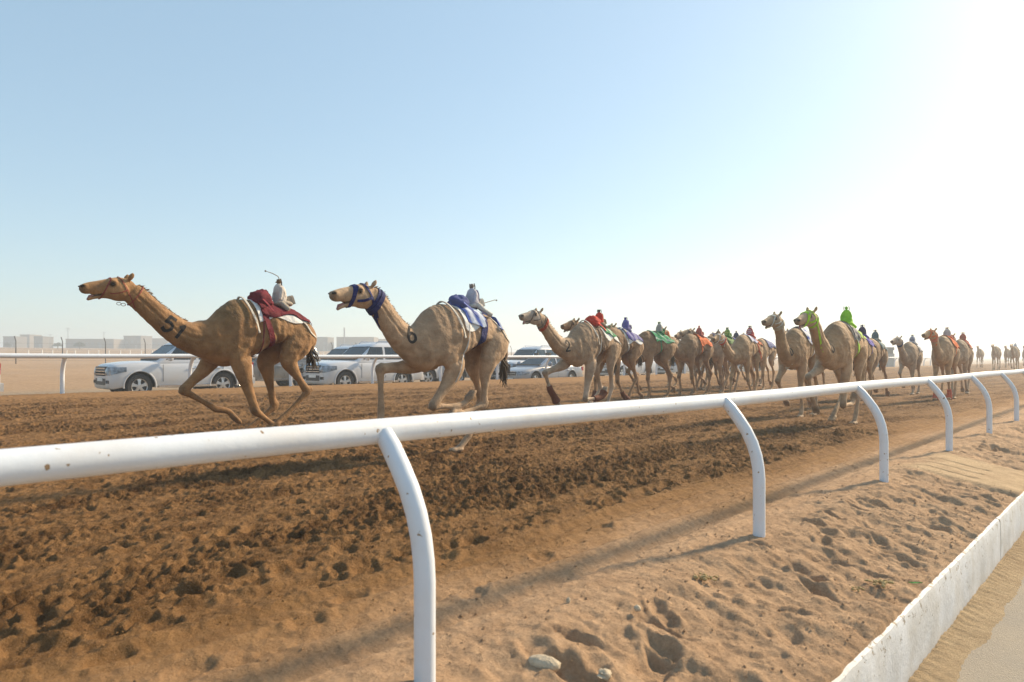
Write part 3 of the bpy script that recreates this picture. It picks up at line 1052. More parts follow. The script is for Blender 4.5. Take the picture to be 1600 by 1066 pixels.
    mb = MB(); mb.box((nz + .03, 0, gz - .26), (.02, .52, .11)); mb.build('number_plate', M['plate'], t)
    mb = MB(); mb.box((p['tail'] - .03, 0, bl - .25), (.03, .52, .11)); mb.build('number_plate', M['plate'], t)
    mb = MB(); mb.box((p['tail'] + .02, 0, .52 if suv else .40), (.22, 1.75 if suv else 1.6, .22)); mb.build('rear_bumper', paint, t)
    if suv and not pickup:
        for sg in (1, -1):
            mb = MB(); mb.tube([(-.1, sg * .62, 1.88), (-.2, sg * .62, 1.96), (-1.7, sg * .62, 1.96), (-1.85, sg * .62, 1.88)], .022, 8); mb.build('roof_rail', M['chrome'], t)
    return t


def copy_tree(o, parent=None):
    c = o.copy(); C.objects.link(c)
    if parent is not None: c.parent = parent
    for ch in o.children: copy_tree(ch, c)
    return c


def repaint(t, src, dst):
    seen = {}
    for o in t.children:
        if o.type == 'MESH' and any(m == src for m in o.data.materials):
            if o.data.name not in seen: seen[o.data.name] = o.data.copy()
            o.data = seen[o.data.name]
            for i, m in enumerate(o.data.materials):
                if m == src: o.data.materials[i] = dst


LANE = -.1
CARGRP = 'vehicles driving on the dirt road beside the track'
CAR_RZ = math.atan2(-TS.y, -TS.x)


def place_car(t, s_, d_, label=None, dz=0.0, yaw=0.0):
    t.location = sd(s_, d_, LANE + dz); t.scale = (1, 1, 1.07); t.rotation_euler = (0, 0, CAR_RZ + yaw)
    if label: t['label'] = label
    t['group'] = CARGRP


suv = build_car(SUVP, M['white'], 'white off-road car under the neck and chest of the leading camel')
sedan = build_car(SEDP, M['silver'], 'low silver saloon car in front of a taller white car', roofrails=False)
# front axle position gives the place along the road
place_car(suv, 8.15 + 1.58, 26.0)
place_car(sedan, 26.4, 22.9)
for s_, d_, lab, src, pt, dz in (
        (16.9, 24.6, 'white off-road car with chrome grille under the neck of the camel numbered 6', suv, None, 0),
        (28.6, 25.6, 'white off-road car right behind the low silver saloon', suv, None, 0),
        (20.0, 31.0, 'white off-road car showing only its rear window behind the rump of the leading camel', suv, None, 0),
        (20.5, 27.2, 'white car showing a rounded rear corner behind the belly of the camel numbered 6', suv, None, 0),
        (25.2, 27.0, 'dark grey off-road car seen between the legs of the camel numbered 6', suv, 'grey', 0),
        (15.2, 30.0, 'dark grey car showing a red rear lamp between the legs of the leading camel', suv, 'grey', 0),
        (37.0, 25.0, 'white car half hidden behind the green clothed camel', suv, None, 0),
        (1.75, 25.2, 'white car leaving the picture at the left edge with a red tail lamp', suv, None, 0),
        (70.0, 25.5, 'distant white car behind the far rail beside the small hut', suv, None, 0),
        (46.0, 26.0, 'white car glimpsed between camel legs in the middle of the pack', suv, None, 0),
        (54.0, 25.0, 'white car glimpsed under the camel with the raised head', suv, None, 0),
        (82.0, 26.0, 'very distant hazy white car near the right end of the far rail', suv, None, 0)):
    c = copy_tree(src)
    if pt: repaint(c, M['white'], M[pt])
    place_car(c, s_, d_, lab, dz)


def seated_person(parent_car, local, scarf, robe, label):
    """driver on the near side seat"""
    t = thing('person', label, 'person')
    Mw = Matrix.Translation(parent_car.location) @ Matrix.Rotation(parent_car.rotation_euler.z, 4, 'Z') @ Matrix.Translation((local[0], local[1], local[2] * 1.07))
    t.matrix_world = Mw

    def rows(rs_, n=14):
        return [[Vector((x + rx * math.cos(2 * math.pi * k / n), y + ry * math.sin(2 * math.pi * k / n), z)) for k in range(n)] for x, y, z, rx, ry in [tuple(r) for r in catmull(rs_, 20)]]
    mb = MB()
    mb.rings(rows([(0, 0, 0, .11, .15), (-.01, 0, .12, .12, .16), (-.03, 0, .32, .12, .19), (-.04, 0, .44, .10, .20), (-.04, 0, .50, .07, .12), (-.03, 0, .54, .05, .055), (-.02, 0, .60, .05, .052)]))
    mb.ball((.0, 0, .69), (.095, .075, .115), 14, 10)
    mb.ball((.095, 0, .68), (.022, .014, .024), 8, 6)
    mb.ball((.07, 0, .625), (.03, .035, .03), 8, 6)
    for sg in (1, -1):
        mb.tube([(-.04, sg * .17, .45), (.06, sg * .23, .28), (.26, sg * .18, .25), (.40, sg * .13, .32)], [.06, .05, .042, .03], 10)
        for q in range(4): mb.tube([(.39, sg * .13, .30 + .016 * q), (.45, sg * .12, .30 + .018 * q), (.455, sg * .09, .30 + .018 * q)], [.012, .011, .009], 6)
        mb.tube([(0, sg * .09, .05), (.25, sg * .10, .08), (.45, sg * .10, .06), (.55, sg * .10, -.25)], [.085, .075, .06, .05], 10)
        mb.ball((-.01, sg * .075, .69), (.02, .012, .03), 6, 5)
    raw = mb.mesh('body')
    me = apply_mods(raw, [('REMESH', dict(mode='VOXEL', voxel_size=.011, use_smooth_shade=True)), ('SMOOTH', dict(factor=.5, iterations=3))])
    me.materials.clear(); me.materials.append(M['skin'])
    link('body', me, None, t)
    mb = MB(); mb.rings(rows([(0, 0, .01, .125, .165), (-.01, 0, .12, .135, .175), (-.03, 0, .32, .135, .205), (-.04, 0, .44, .115, .215), (-.04, 0, .505, .08, .13)]), cap=False)
    for sg in (1, -1): mb.tube([(-.04, sg * .17, .45), (.06, sg * .235, .28), (.24, sg * .185, .25)], [.075, .065, .055], 10, cap=False)
    mb.build('robe', m_cloth(robe), t)
    mb = MB(); mb.rings(rows([(-.055, 0, .40, .10, .16), (-.05, 0, .52, .085, .12), (-.035, 0, .62, .095, .10), (-.025, 0, .72, .105, .095), (-.02, 0, .79, .09, .08), (-.02, 0, .825, .03, .03)])); mb.build('headscarf', m_cloth(scarf), t)
    return t


cars = [o for o in bpy.data.objects if o.get('category') == 'car']
by = {o['label'][:40]: o for o in cars}
c_a = next(o for o in cars if 'chrome grille' in o['label']); c_b = next(o for o in cars if 'right behind' in o['label'])
seated_person(c_a, (-.02, .40, .92), (.32, .07, .06), (.60, .57, .52), 'driver in a red headscarf at the window of the car below the camel numbered 6')
seated_person(c_b, (-.85, .42, .92), (.30, .09, .07), (.10, .08, .07), 'passenger in dark clothes at the rear side window of the car behind the saloon')

# ------------------------------------------------------------------ camels
def tube_rows(rows, m, n=14, power=1.0):
    """rows: (x, y, z, r_in_plane, r_side); returns rings, planes follow the path, sideways axis stays near y"""
    Q = catmull(rows, m); rings = []
    for i in range(m):
        a = Q[max(i - 1, 0)][:3]; b = Q[min(i + 1, m - 1)][:3]
        t = Vector(b - a).normalized()
        lat = Vector((0, 1, 0)); lat = (lat - t * lat.dot(t)).normalized()
        nrm = t.cross(lat)
        c = Vector(Q[i][:3]); rn, rl = max(Q[i][3], .004), max(Q[i][4], .004)
        rings.append([c + nrm * (rn * math.cos(2 * math.pi * k / n)) + lat * (rl * math.sin(2 * math.pi * k / n)) for k in range(n)])
    return rings


NECKS = dict(
    low=dict(neck=[(.30, 1.44, .33, .25), (.52, 1.47, .265, .19), (.72, 1.50, .205, .145), (.90, 1.59, .178, .12), (1.06, 1.72, .158, .105), (1.21, 1.86, .146, .098), (1.34, 1.98, .142, .098), (1.42, 2.04, .13, .095)], poll=(1.465, 2.09), pitch=-5),
    low2=dict(neck=[(.26, 1.44, .33, .25), (.44, 1.46, .265, .19), (.60, 1.52, .205, .145), (.74, 1.63, .178, .12), (.86, 1.76, .160, .105), (.97, 1.90, .15, .1), (1.07, 2.0, .145, .1), (1.14, 2.04, .13, .095)], poll=(1.15, 2.055), pitch=-6),
    mid=dict(neck=[(.30, 1.42, .32, .25), (.52, 1.42, .25, .18), (.70, 1.45, .20, .14), (.88, 1.57, .175, .118), (1.03, 1.72, .155, .103), (1.17, 1.88, .146, .098), (1.27, 1.99, .142, .098), (1.34, 2.03, .13, .095)], poll=(1.34, 2.07), pitch=-10),
    drop=dict(neck=[(.30, 1.40, .32, .25), (.55, 1.36, .24, .18), (.76, 1.36, .19, .14), (.96, 1.46, .165, .118), (1.12, 1.60, .15, .103), (1.27, 1.75, .142, .098), (1.38, 1.85, .138, .098), (1.46, 1.89, .13, .095)], poll=(1.46, 1.92), pitch=-12),
    high=dict(neck=[(.28, 1.42, .32, .25), (.48, 1.42, .25, .18), (.64, 1.47, .20, .14), (.76, 1.62, .172, .118), (.84, 1.80, .152, .103), (.91, 1.97, .142, .098), (.97, 2.10, .138, .098), (1.02, 2.15, .13, .095)], poll=(1.02, 2.19), pitch=0),
    up=dict(neck=[(.28, 1.42, .32, .25), (.48, 1.42, .25, .18), (.62, 1.48, .20, .14), (.72, 1.64, .172, .118), (.78, 1.82, .152, .103), (.83, 2.0, .142, .098), (.87, 2.13, .138, .098), (.92, 2.18, .13, .095)], poll=(.90, 2.20), pitch=14),
)
# legs: fore = elbow, knee, fetlock, toe ; hind = stifle, hock, fetlock, toe. key F/H + n(ear)/f(ar); near is the side towards +y
POSES = dict(
    one=dict(Ff=[(.33, 1.17), (.72, .77), (.27, .49), (.12, .46), (.03, .37)], Fn=[(.06, 1.10), (-.15, .46), (-.47, .20), (-.60, .10)],
             Hn=[(-.62, 1.20), (-.96, .70), (-.60, .36), (-.47, .26)], Hf=[(-.46, 1.18), (-.60, .48), (-.24, .20), (-.08, .09)]),
    two=dict(Ff=[(.24, 1.21), (.87, 1.17), (.86, .68), (.86, .58), (.88, .49)], Fn=[(-.10, 1.13), (.28, .69), (-.12, .66), (-.28, .70), (-.34, .76)],
             Hn=[(-.66, 1.26), (-.62, .66), (-.22, .56), (-.08, .60), (-.02, .56)], Hf=[(-.72, 1.22), (-.88, .72), (-.64, .20), (-.46, .035)]),
    three=dict(Ff=[(.37, 1.17), (1.08, .98), (.90, .60), (.80, .50), (.73, .40)], Fn=[(-.02, 1.10), (.14, .42), (-.28, .42), (-.44, .46), (-.50, .54)],
               Hn=[(-.72, 1.26), (-.80, .64), (-.60, .22), (-.48, .04)], Hf=[(-.60, 1.16), (-.84, .58), (-.42, .28), (-.28, .16)]),
    a=dict(Ff=[(.22, 1.14), (.46, .66), (.50, .24), (.60, .04)], Fn=[(.0, 1.12), (-.06, .60), (-.30, .22), (-.44, .12)],
           Hn=[(-.58, 1.22), (-.80, .68), (-.52, .24), (-.40, .035)], Hf=[(-.74, 1.20), (-1.22, .74), (-1.28, .28), (-1.42, .16)]),
    b=dict(Ff=[(.25, 1.20), (.62, .84), (.34, .50), (.24, .44), (.16, .36)], Fn=[(.06, 1.12), (.10, .60), (.02, .20), (.10, .035)],
           Hn=[(-.56, 1.22), (-.90, .70), (-.80, .22), (-.68, .035)], Hf=[(-.66, 1.20), (-1.14, .78), (-1.22, .36), (-1.38, .28)]),
    c=dict(Ff=[(.14, 1.14), (.12, .60), (-.02, .20), (.06, .035)], Fn=[(.20, 1.18), (.56, .76), (.22, .46), (.08, .42), (.0, .34)],
           Hn=[(-.70, 1.20), (-1.16, .76), (-1.22, .32), (-1.36, .22)], Hf=[(-.58, 1.22), (-.84, .68), (-.66, .22), (-.54, .035)]),
    d=dict(Ff=[(.16, 1.14), (.34, .64), (.24, .22), (.32, .035)], Fn=[(.14, 1.14), (.06, .60), (-.10, .22), (-.02, .05)],
           Hn=[(-.62, 1.22), (-1.0, .72), (-.82, .24), (-.70, .035)], Hf=[(-.62, 1.22), (-.86, .68), (-.60, .26), (-.46, .12)]),
)


def leg_rows(p, fore, y):
    """rows for a leg tube; y is signed"""
    sg = 1 if y > 0 else -1
    if fore:
        e, k, f = p[0], p[1], p[2]; toe = p[-1]
        sh = (.12 * .5 + e[0] * .35 + .04, 1.50)
        rows = [(sh[0], sg * .15, sh[1] + .12, .15, .07), (sh[0] * .8 + e[0] * .2, sg * .19, sh[1] - .1, .19, .10), (e[0] * .8 + sh[0] * .2, sg * .185, e[1] + .06, .155, .10),
                (e[0] * .72 + k[0] * .28, y, e[1] * .72 + k[1] * .28, .105, .085), (e[0] * .35 + k[0] * .65, y, e[1] * .35 + k[1] * .65, .070, .060),
                (k[0] * .93 + e[0] * .07, y, k[1] * .93 + e[1] * .07, .067, .062), (k[0], y, k[1], .070, .064)]
    else:
        e, k, f = p[0], p[1], p[2]; toe = p[-1]
        hp = (-.88, 1.62)
        rows = [(hp[0] + .02, sg * .12, hp[1] + .12, .16, .08), (hp[0] + .02, sg * .17, hp[1] - .05, .225, .12), (hp[0] * .55 + e[0] * .45 - .02, sg * .19, hp[1] * .5 + e[1] * .5, .22, .12),
                (e[0] - .03, sg * .19, e[1], .15, .105), (e[0] * .72 + k[0] * .28, y, e[1] * .72 + k[1] * .28, .100, .080), (e[0] * .38 + k[0] * .62, y, e[1] * .38 + k[1] * .62, .054, .046),
                (k[0] * .9 + e[0] * .1, y, k[1] * .9 + e[1] * .1, .062, .05), (k[0], y, k[1], .064, .050)]
    mid = (k[0] * .5 + f[0] * .5, k[1] * .5 + f[1] * .5)
    rows += [(k[0] * .8 + f[0] * .2, y, k[1] * .8 + f[1] * .2, .048, .043), (mid[0], y, mid[1], .038, .036), (f[0] * .9 + k[0] * .1, y, f[1] * .9 + k[1] * .1, .046, .043), (f[0], y, f[1], .050, .047)]
    for q in p[3:-1]: rows.append((q[0], y, q[1], .044, .044))
    rows.append((toe[0], y, toe[1] + .015, .042, .050))
    return rows


def foot_ball(p, y):
    """flat pad at the end of the leg, lying along the last bone's perpendicular"""
    a, b = Vector((p[-2][0], 0, p[-2][1])), Vector((p[-1][0], 0, p[-1][1]))
    d = (b - a).normalized()
    on_ground = p[-1][1] < .06
    if on_ground: fw = Vector((1, 0, 0))
    else: fw = Vector((d.x, 0, d.z)) if len(p) > 4 else (Vector((d.x, 0, d.z)) * .55 + Vector((1, 0, -.2)) * .45).normalized()
    up = Vector((0, 1, 0)).cross(fw) * -1
    if up.z < 0 and on_ground: up = -up
    Mx = Matrix((fw, Vector((0, 1, 0)), up)).transposed()
    return Vector((b.x, y, max(b.z, .035))) + fw * .03, Mx


def build_camel(cfg):
    nk = NECKS[cfg['neck']]; po = POSES[cfg['pose']]
    vox = cfg['vox']
    mb = MB()
    # barrel and hump, slices along x: x, top, bottom, half width, widest height
    hz = cfg.get('hump', 0.0)
    T = [(-1.17, 1.56, 1.40, .06, 1.48), (-1.12, 1.68, 1.34, .16, 1.50), (-1.0, 1.80, 1.32, .225, 1.52), (-.82, 1.90, 1.43, .255, 1.58), (-.6, 1.95, 1.43, .28, 1.57), (-.38, 1.99, 1.34, .30, 1.52), (-.16, 2.03 + hz, 1.22, .305, 1.46),
         (.0, 2.05 + hz, 1.16, .30, 1.43), (.14, 2.02 + hz, 1.11, .29, 1.41), (.28, 1.93, 1.09, .27, 1.40), (.40, 1.80, 1.13, .24, 1.40), (.50, 1.70, 1.20, .19, 1.42), (.58, 1.60, 1.28, .11, 1.44)]
    Q = catmull(T, 44); n = 28; rings = []
    for x, zt, zb, w, zc in Q:
        ring = []; zb += cfg.get('lean', 0) * (x < .3) + .025
        for k in range(n):
            a = 2 * math.pi * k / n; ca, sa = math.cos(a), math.sin(a)
            if sa >= 0:
                y = w * math.copysign(abs(ca) ** 1.12, ca); z = zc + (zt - zc) * sa ** .92
            else:
                y = w * math.copysign(abs(ca) ** .85, ca); z = zc - (zc - zb) * (-sa) ** .95
            ring.append(Vector((x, y, z)))
        rings.append(ring)
    mb.rings(rings)
    # breast bone pad
    mb.ball((.22, 0, 1.14 + cfg.get('lean', 0)), (.15, .09, .05), 12, 8)
    # neck
    rows = [(x, 0, z, a, b) for x, z, a, b in nk['neck']]
    NR = tube_rows(rows, 34, 18); mb.rings(NR)
    # head, own frame
    px, pz = nk['poll']
    HS = .87
    HM = Matrix.Translation((px, 0, pz)) @ Matrix.Rotation(R(cfg.get('yaw', 0)), 4, 'Z') @ Matrix.Rotation(R(-nk['pitch'] - cfg.get('nod', 0)), 4, 'Y') @ Matrix.Scale(HS, 4)
    hd = [(-.09, -.06, .09, .07), (-.03, -.03, .140, .090), (.05, -.015, .168, .102), (.14, -.005, .172, .112), (.22, .006, .152, .108), (.30, .014, .126, .090), (.38, .020, .106, .076), (.46, .024, .088, .070), (.53, .014, .080, .067), (.572, .0, .066, .058), (.602, -.014, .038, .038)]
    mb.rings([[HM @ (p + Vector((0, 0, 0))) for p in r] for r in tube_rows([(a, 0, z, h, w) for a, z, h, w in hd], 26, 18)])
    op = cfg.get('mouth', .02)
    jw = [(.14, -.10, .06, .07), (.24, -.095, .050, .060), (.33, -.088 - op * .25, .038, .050), (.41, -.092 - op * .6, .028, .044), (.47, -.092 - op * .95, .028, .042), (.51, -.10 - op * 1.25, .026, .034), (.525, -.115 - op * 1.4, .014, .02)]
    mb.rings([[HM @ p for p in r] for r in tube_rows([(a, 0, z, h, w) for a, z, h, w in jw], 14, 12)])
    for sg in (1, -1):
        mb.ball(HM @ Vector((.20, sg * .085, .085)), (.065, .035, .045), 10, 8)      # brow
        mb.ball(HM @ Vector((.10, sg * .085, -.03)), (.085, .04, .09), 10, 8)        # cheek
        mb.ball(HM @ Vector((.548, sg * .045, .050)), (.045, .028, .032), 10, 8)      # nostril rim
        ear = [(-.015, sg * .072, .115), (-.04, sg * .092, .155), (-.062, sg * .104, .190), (-.070, sg * .108, .212)]
        mb.tube([HM @ Vector(p) for p in ear], [.024, .033, .024, .008], 10)
    # legs
    ys = dict(Ff=-.155, Fn=.155, Hf=-.165, Hn=.165)
    feet = []
    for key in ('Ff', 'Fn', 'Hf', 'Hn'):
        p = po[key]; fore = key[0] == 'F'; y = ys[key]
        mb.rings(tube_rows(leg_rows(p, fore, y), 46, 14))
        if not fore:  # point of hock
            k, e = p[1], p[0]
            mb.ball((k[0] - .045, y, k[1] + .035), (.045, .035, .06), 10, 8)
        c, Mx = foot_ball(p, y); feet.append((c, Mx))
        mb.ball(c, (.105, .082, .042), 14, 8, Mx.to_3x3())
        for sg in (1, -1): mb.ball(c + Mx @ Vector((.075, sg * .036, -.002)), (.058, .036, .034), 10, 6, Mx.to_3x3())
    # tail
    tl = cfg.get('tail', [(-1.12, 1.62), (-1.17, 1.50), (-1.17, 1.36), (-1.13, 1.22)])
    mb.tube([(a, 0, b) for a, b in tl], [.045, .035, .026, .02], 8)
    raw = mb.mesh('body', True)
    it = max(2, int(round((.016 / vox) ** 1.5 * 7)))
    me = apply_mods(raw, [('REMESH', dict(mode='VOXEL', voxel_size=vox, use_smooth_shade=True)), ('SMOOTH', dict(factor=.5, iterations=it))])
    bpy.data.meshes.remove(raw)
    N = len(me.vertices)
    co = np.zeros(N * 3, np.float32); me.vertices.foreach_get('co', co); co = co.reshape(-1, 3).astype(float)
    nr = np.zeros(N * 3, np.float32); me.vertices.foreach_get('normal', nr); nr = nr.reshape(-1, 3)
    # muscle and bone relief on the larger ones
    x, y, z = co.T
    sgy = np.where(y > 0, 1.0, -1.0)
    rel = .009 * fbm(x * 3.1 + sgy * 7, z * 3.1, cfg['seed'], 3) + .005 * fbm(x * 9 + sgy * 3, z * 9, cfg['seed'] + 5, 3)
    torso = sstep(1.15, 1.3, z) * sstep(-1.1, -.9, x) * (1 - sstep(.5, .7, x))
    rib = np.sin((x + .12 * (z - 1.5)) * 58) * (.004 if cfg['id'] < 4 else .0015) * sstep(-.62, -.5, x) * (1 - sstep(-.1, .02, x)) * sstep(1.3, 1.42, z) * (1 - sstep(1.75, 1.85, z))
    groove = -.022 * np.exp(-((x + .50 - .45 * (z - 1.35)) / .035) ** 2) * sstep(1.25, 1.4, z) * (1 - sstep(1.75, 1.9, z)) * (np.abs(y) > .1)
    sh = -.022 * np.exp(-((x + .10 + .25 * (z - 1.4)) / .04) ** 2) * sstep(1.2, 1.3, z) * (1 - sstep(1.65, 1.8, z)) * (np.abs(y) > .12)
    axis_c = np.array([(a, b) for a, b, _, _ in nk['neck']])
    nt = np.interp(x, axis_c[:, 0], axis_c[:, 1])
    neckw = sstep(.55, .75, x) * (1 - sstep(px - .12, px, x)) * sstep(1.2, 1.3, z)
    cord = -.010 * np.exp(-((z - nt + .02) / .022) ** 2) * neckw
    def crease(x1, z1, x2, z2, wd, dp):
        ax, az = x2 - x1, z2 - z1; L2 = ax * ax + az * az
        tt = np.clip(((x - x1) * ax + (z - z1) * az) / L2, 0, 1)
        return dp * np.exp(-((x - x1 - tt * ax) ** 2 + (z - z1 - tt * az) ** 2) / wd ** 2) * (np.abs(y) > .08)
    for cr in ((.31, 1.80, .35, 1.36, .045, -.020), (.12, 1.82, .15, 1.40, .06, .016), (.0, 1.40, .12, 1.22, .045, .016), (.10, 1.20, -.10, 1.27, .03, -.016), (-.70, 1.82, -.70, 1.80, .06, .022), (-.90, 1.52, -.78, 1.22, .04, -.016),
               (-1.02, 1.68, -.98, 1.36, .04, -.014), (-.62, 1.42, -.58, 1.30, .05, .016), (-.30, 1.62, -.28, 1.30, .05, -.007), (.44, 1.62, .36, 1.30, .04, .012), (.62, 1.62, .50, 1.36, .03, -.010)):
        sh = sh + crease(*cr) * (.85 if cfg['id'] == 1 else .6 if cfg['id'] < 4 else .4)
    rel = rel * np.clip(torso + neckw + .35, 0, 1) + rib * torso + groove + sh + cord
    wool = cfg.get('wool', .0)
    wl = np.exp(-(((x + .02) / .26) ** 2 + ((z - 2.02) / .20) ** 2)) * wool
    rel += wl * .016 * np.abs(fbm(x * 11, z * 11 + y * 9, 5, 3))
    co += nr * rel[:, None]
    me.vertices.foreach_set('co', co.astype(np.float32).ravel())
    # coat colours
    b = np.array(cfg['coat'], float) * np.array([1.02, .95, .865])
    lt = np.array(cfg.get('pale', tuple(min(1, v * 1.38 + .03) for v in cfg['coat']))) * np.array([.98, .92, .83])
    dk = np.array(cfg.get('dark', tuple(v * .42 for v in cfg['coat'])))
    c = np.tile(b, (N, 1))

    def mixc(c, k, w): return c * (1 - w[:, None]) + np.array(k) * w[:, None]
    c = mixc(c, dk, np.clip(.30 * sstep(1.55, 1.95, z) * sstep(-.45, -.1, x) * (1 - sstep(.35, .55, x)) + .25 * np.clip(fbm(x * 2.2, z * 2.2 + sgy, cfg['seed'] + 9, 3), 0, 1), 0, 1))
    if cfg['id'] == 1: c = mixc(c, (.160, .100, .036), .52 * np.clip(sstep(1.62, 1.86, z + .06 * fbm(x * 4, z * 4, 3, 2)) * sstep(-.36, -.18, x) * (1 - sstep(.30, .50, x)), 0, 1))
    c = mixc(c, lt, .55 * (1 - sstep(1.15, 1.38, z)) * sstep(.85, 1.05, z))
    c = mixc(c, lt, cfg.get('legpale', .3) * (1 - sstep(.55, 1.0, z)))
    c = mixc(c, dk, .75 * (1 - sstep(.03, .11, np.min([np.linalg.norm(co - np.array(f[0]), axis=1) for f in feet], axis=0))))
    for key in ('Ff', 'Fn', 'Hf', 'Hn'):
        kx, kz = po[key][1]
        dd = np.hypot(x - kx - (.04 if key[0] == 'F' else -.04), z - kz) + 10 * (np.sign(y) != np.sign(ys[key]))
        c = mixc(c, dk, .55 * (1 - sstep(.03, .085, dd)))
    c = mixc(c, lt, .38 * neckw * sstep(.0, .09, z - nt))  # highlight along the upper neck painted into the coat
    hi = np.array(HM.inverted())
    hl = (np.concatenate([co, np.ones((N, 1))], 1) @ hi.T)[:, :3]
    hx, hy, hzv = hl.T
    inh = sstep(-.06, .05, hx) * (hzv > -.26) * (hx < .75) * (hzv < .32)
    c = mixc(c, np.array(cfg.get('face', lt)), .55 * inh)
    c = mixc(c, dk * .55, .60 * inh * sstep(.49, .60, hx))
    eyed = np.hypot(hx - .205, hzv - .062)
    c = mixc(c, dk * .35, .85 * inh * (1 - sstep(.028, .062, eyed)))
    nos = np.hypot((hx - .575) / 1.5, hzv - .050)
    c = mixc(c, (.02, .014, .01), .9 * inh * (1 - sstep(.012, .024, nos)) * (np.abs(hy) > .02))
    c = mixc(c, (.05, .03, .02), .9 * inh * sstep(.30, .36, hx) * (1 - sstep(.010, .022, np.abs(hzv + .082 + .1 * (hx - .40)))) * (hx < .57))
    wal = np.clip(wl * 1.1 + .5 * neckw * sstep(.05, .12, z - nt) * (wool > 0), 0, 1)
    set_col(me, 'coat', np.concatenate([np.clip(c, 0, 1), wal[:, None]], 1))
    me.update()
    t = thing('racing_camel', cfg['label'], 'camel', group='racing camels on the track')
    link('body', me, M['coat'], t)
    bvh = BVHTree.FromPolygons([Vector(v) for v in co], [tuple(p.vertices) for p in me.polygons])
    return t, bvh, HM, nk, po, feet


def cast(bvh, o, d, default=.1):
    d = Vector(d).normalized()
    h = bvh.ray_cast(Vector(o), d, 3.0)
    return (h[0], h[1]) if h[0] is not None else (Vector(o) + d * default, d)


def strap(name, bvh, cen, axis, width, mat, parent, off=.007, n=40, a0=0, a1=360, thick=.007, ref=None, lift=None):
    """band around the surface in the plane through cen, normal to axis"""
    axis = Vector(axis).normalized()
    u = Vector(ref) if ref else Vector((0, 0, 1))
    u = (u - axis * u.dot(axis)).normalized(); v = axis.cross(u)
    full = (a1 - a0) >= 359
    m = n if full else n + 1
    rows = []
    for k in range(m):
        a = R(a0 + (a1 - a0) * k / n)
        d = u * math.cos(a) + v * math.sin(a)
        pa, _ = cast(bvh, Vector(cen) - axis * width / 2, d); pb, _ = cast(bvh, Vector(cen) + axis * width / 2, d)
        rows.append((pa, pb, d))
    # smooth the radii a little
    mb = MB(); base = []
    for pa, pb, d in rows:
        mb.v += [tuple(pa + d * off), tuple(pb + d * off), tuple(pb + d * (off + thick)), tuple(pa + d * (off + thick))]
    cnt = m if full else m - 1
    for k in range(cnt):
        i = k * 4; j = ((k + 1) % m) * 4
        for q in range(4): mb.f.append((i + q, i + (q + 1) % 4, j + (q + 1) % 4, j + q))
    if not full:
        mb.f.append((0, 1, 2, 3)); e = (m - 1) * 4; mb.f.append((e + 3, e + 2, e + 1, e))
    return mb.build(name, mat, parent)


def lead(name, bvh, pts, width, mat, parent, off=.006, n=18):
    """strap along a path on the skin"""
    P = catmull([tuple(p) for p in pts], n)
    mb = MB(); q = []
    for p in P:
        l, nn, i, dd = bvh.find_nearest(Vector(p))
        q.append((l + nn * off, nn))
    rings = []
    for i in range(n):
        t = (q[min(i + 1, n - 1)][0] - q[max(i - 1, 0)][0]).normalized()
        sdv = t.cross(q[i][1]).normalized()
        c, nn = q[i]
        rings.append([c - sdv * width / 2, c + sdv * width / 2, c + sdv * width / 2 + nn * .008, c - sdv * width / 2 + nn * .008])
    mb.rings(rings)
    return mb.build(name, mat, parent)


GLYPH = {'5': [[(.9, 1), (.55, 1), (.16, 1), (.14, 1), (.13, .97), (.09, .75), (.05, .56), (.06, .54), (.09, .55), (.45, .64), (.84, .50), (.90, .24), (.56, .0), (.05, .08)]],
         '1': [[(.25, .72), (.62, 1), (.62, 0)]],
         '6': [[(.80, .96), (.40, .92), (.10, .5), (.14, .12), (.5, 0), (.86, .16), (.86, .44), (.5, .58), (.16, .42)]],
         '2': [[(.1, .74), (.3, .98), (.68, .98), (.84, .72), (.6, .42), (.1, .03), (.9, .03)]],
         '3': [[(.1, .9), (.5, 1), (.85, .8), (.75, .58), (.4, .52), (.78, .46), (.9, .2), (.5, 0), (.08, .12)]],
         '0': [[(.5, 1), (.1, .75), (.1, .25), (.5, 0), (.9, .25), (.9, .75), (.5, 1)]]}


def number(bvh, text, cx, cz, h, ang, w, parent, adv=.8, off=.0035):
    ca, sa = math.cos(R(ang)), math.sin(R(ang))
    for i, ch in enumerate(text):
        mb = MB()
        for st in GLYPH[ch]:
            P = catmull(st, len(st) * 7) if ch != '1' else catmull([st[0], tuple(np.array(st[0]) * .5 + np.array(st[1]) * .5), st[1], st[1], tuple(np.array(st[1]) * .5 + np.array(st[2]) * .5), st[2]], 20)
            rings = []
            for j in range(len(P)):
                t = P[min(j + 1, len(P) - 1)] - P[max(j - 1, 0)]
                t = t / (np.hypot(*t) + 1e-9); nn = np.array([-t[1], t[0]])
                row = []
                for e in (-1, 0, 1):
                    g = np.array([(P[j][0] - .5) * .62 * h, (P[j][1] - .5) * h]) + nn * e * w / 2
                    u = g[0] + (i - (len(text) - 1) / 2) * adv * h; v = g[1]
                    X = cx - (u * ca - v * sa * -1 * -1) if False else cx - (u * ca + v * sa); Z = cz + (-u * sa + v * ca)
                    hit = bvh.ray_cast(Vector((X, 1.5, Z)), Vector((0, -1, 0)), 3)
                    q = (hit[0] + hit[1] * off) if hit[0] is not None else Vector((X, .1, Z))
                    row.append(q)
                rings.append(row)
            mb.rings(rings, cap=False, closed=False)
        mb.build('painted_number', M['ink'], parent)


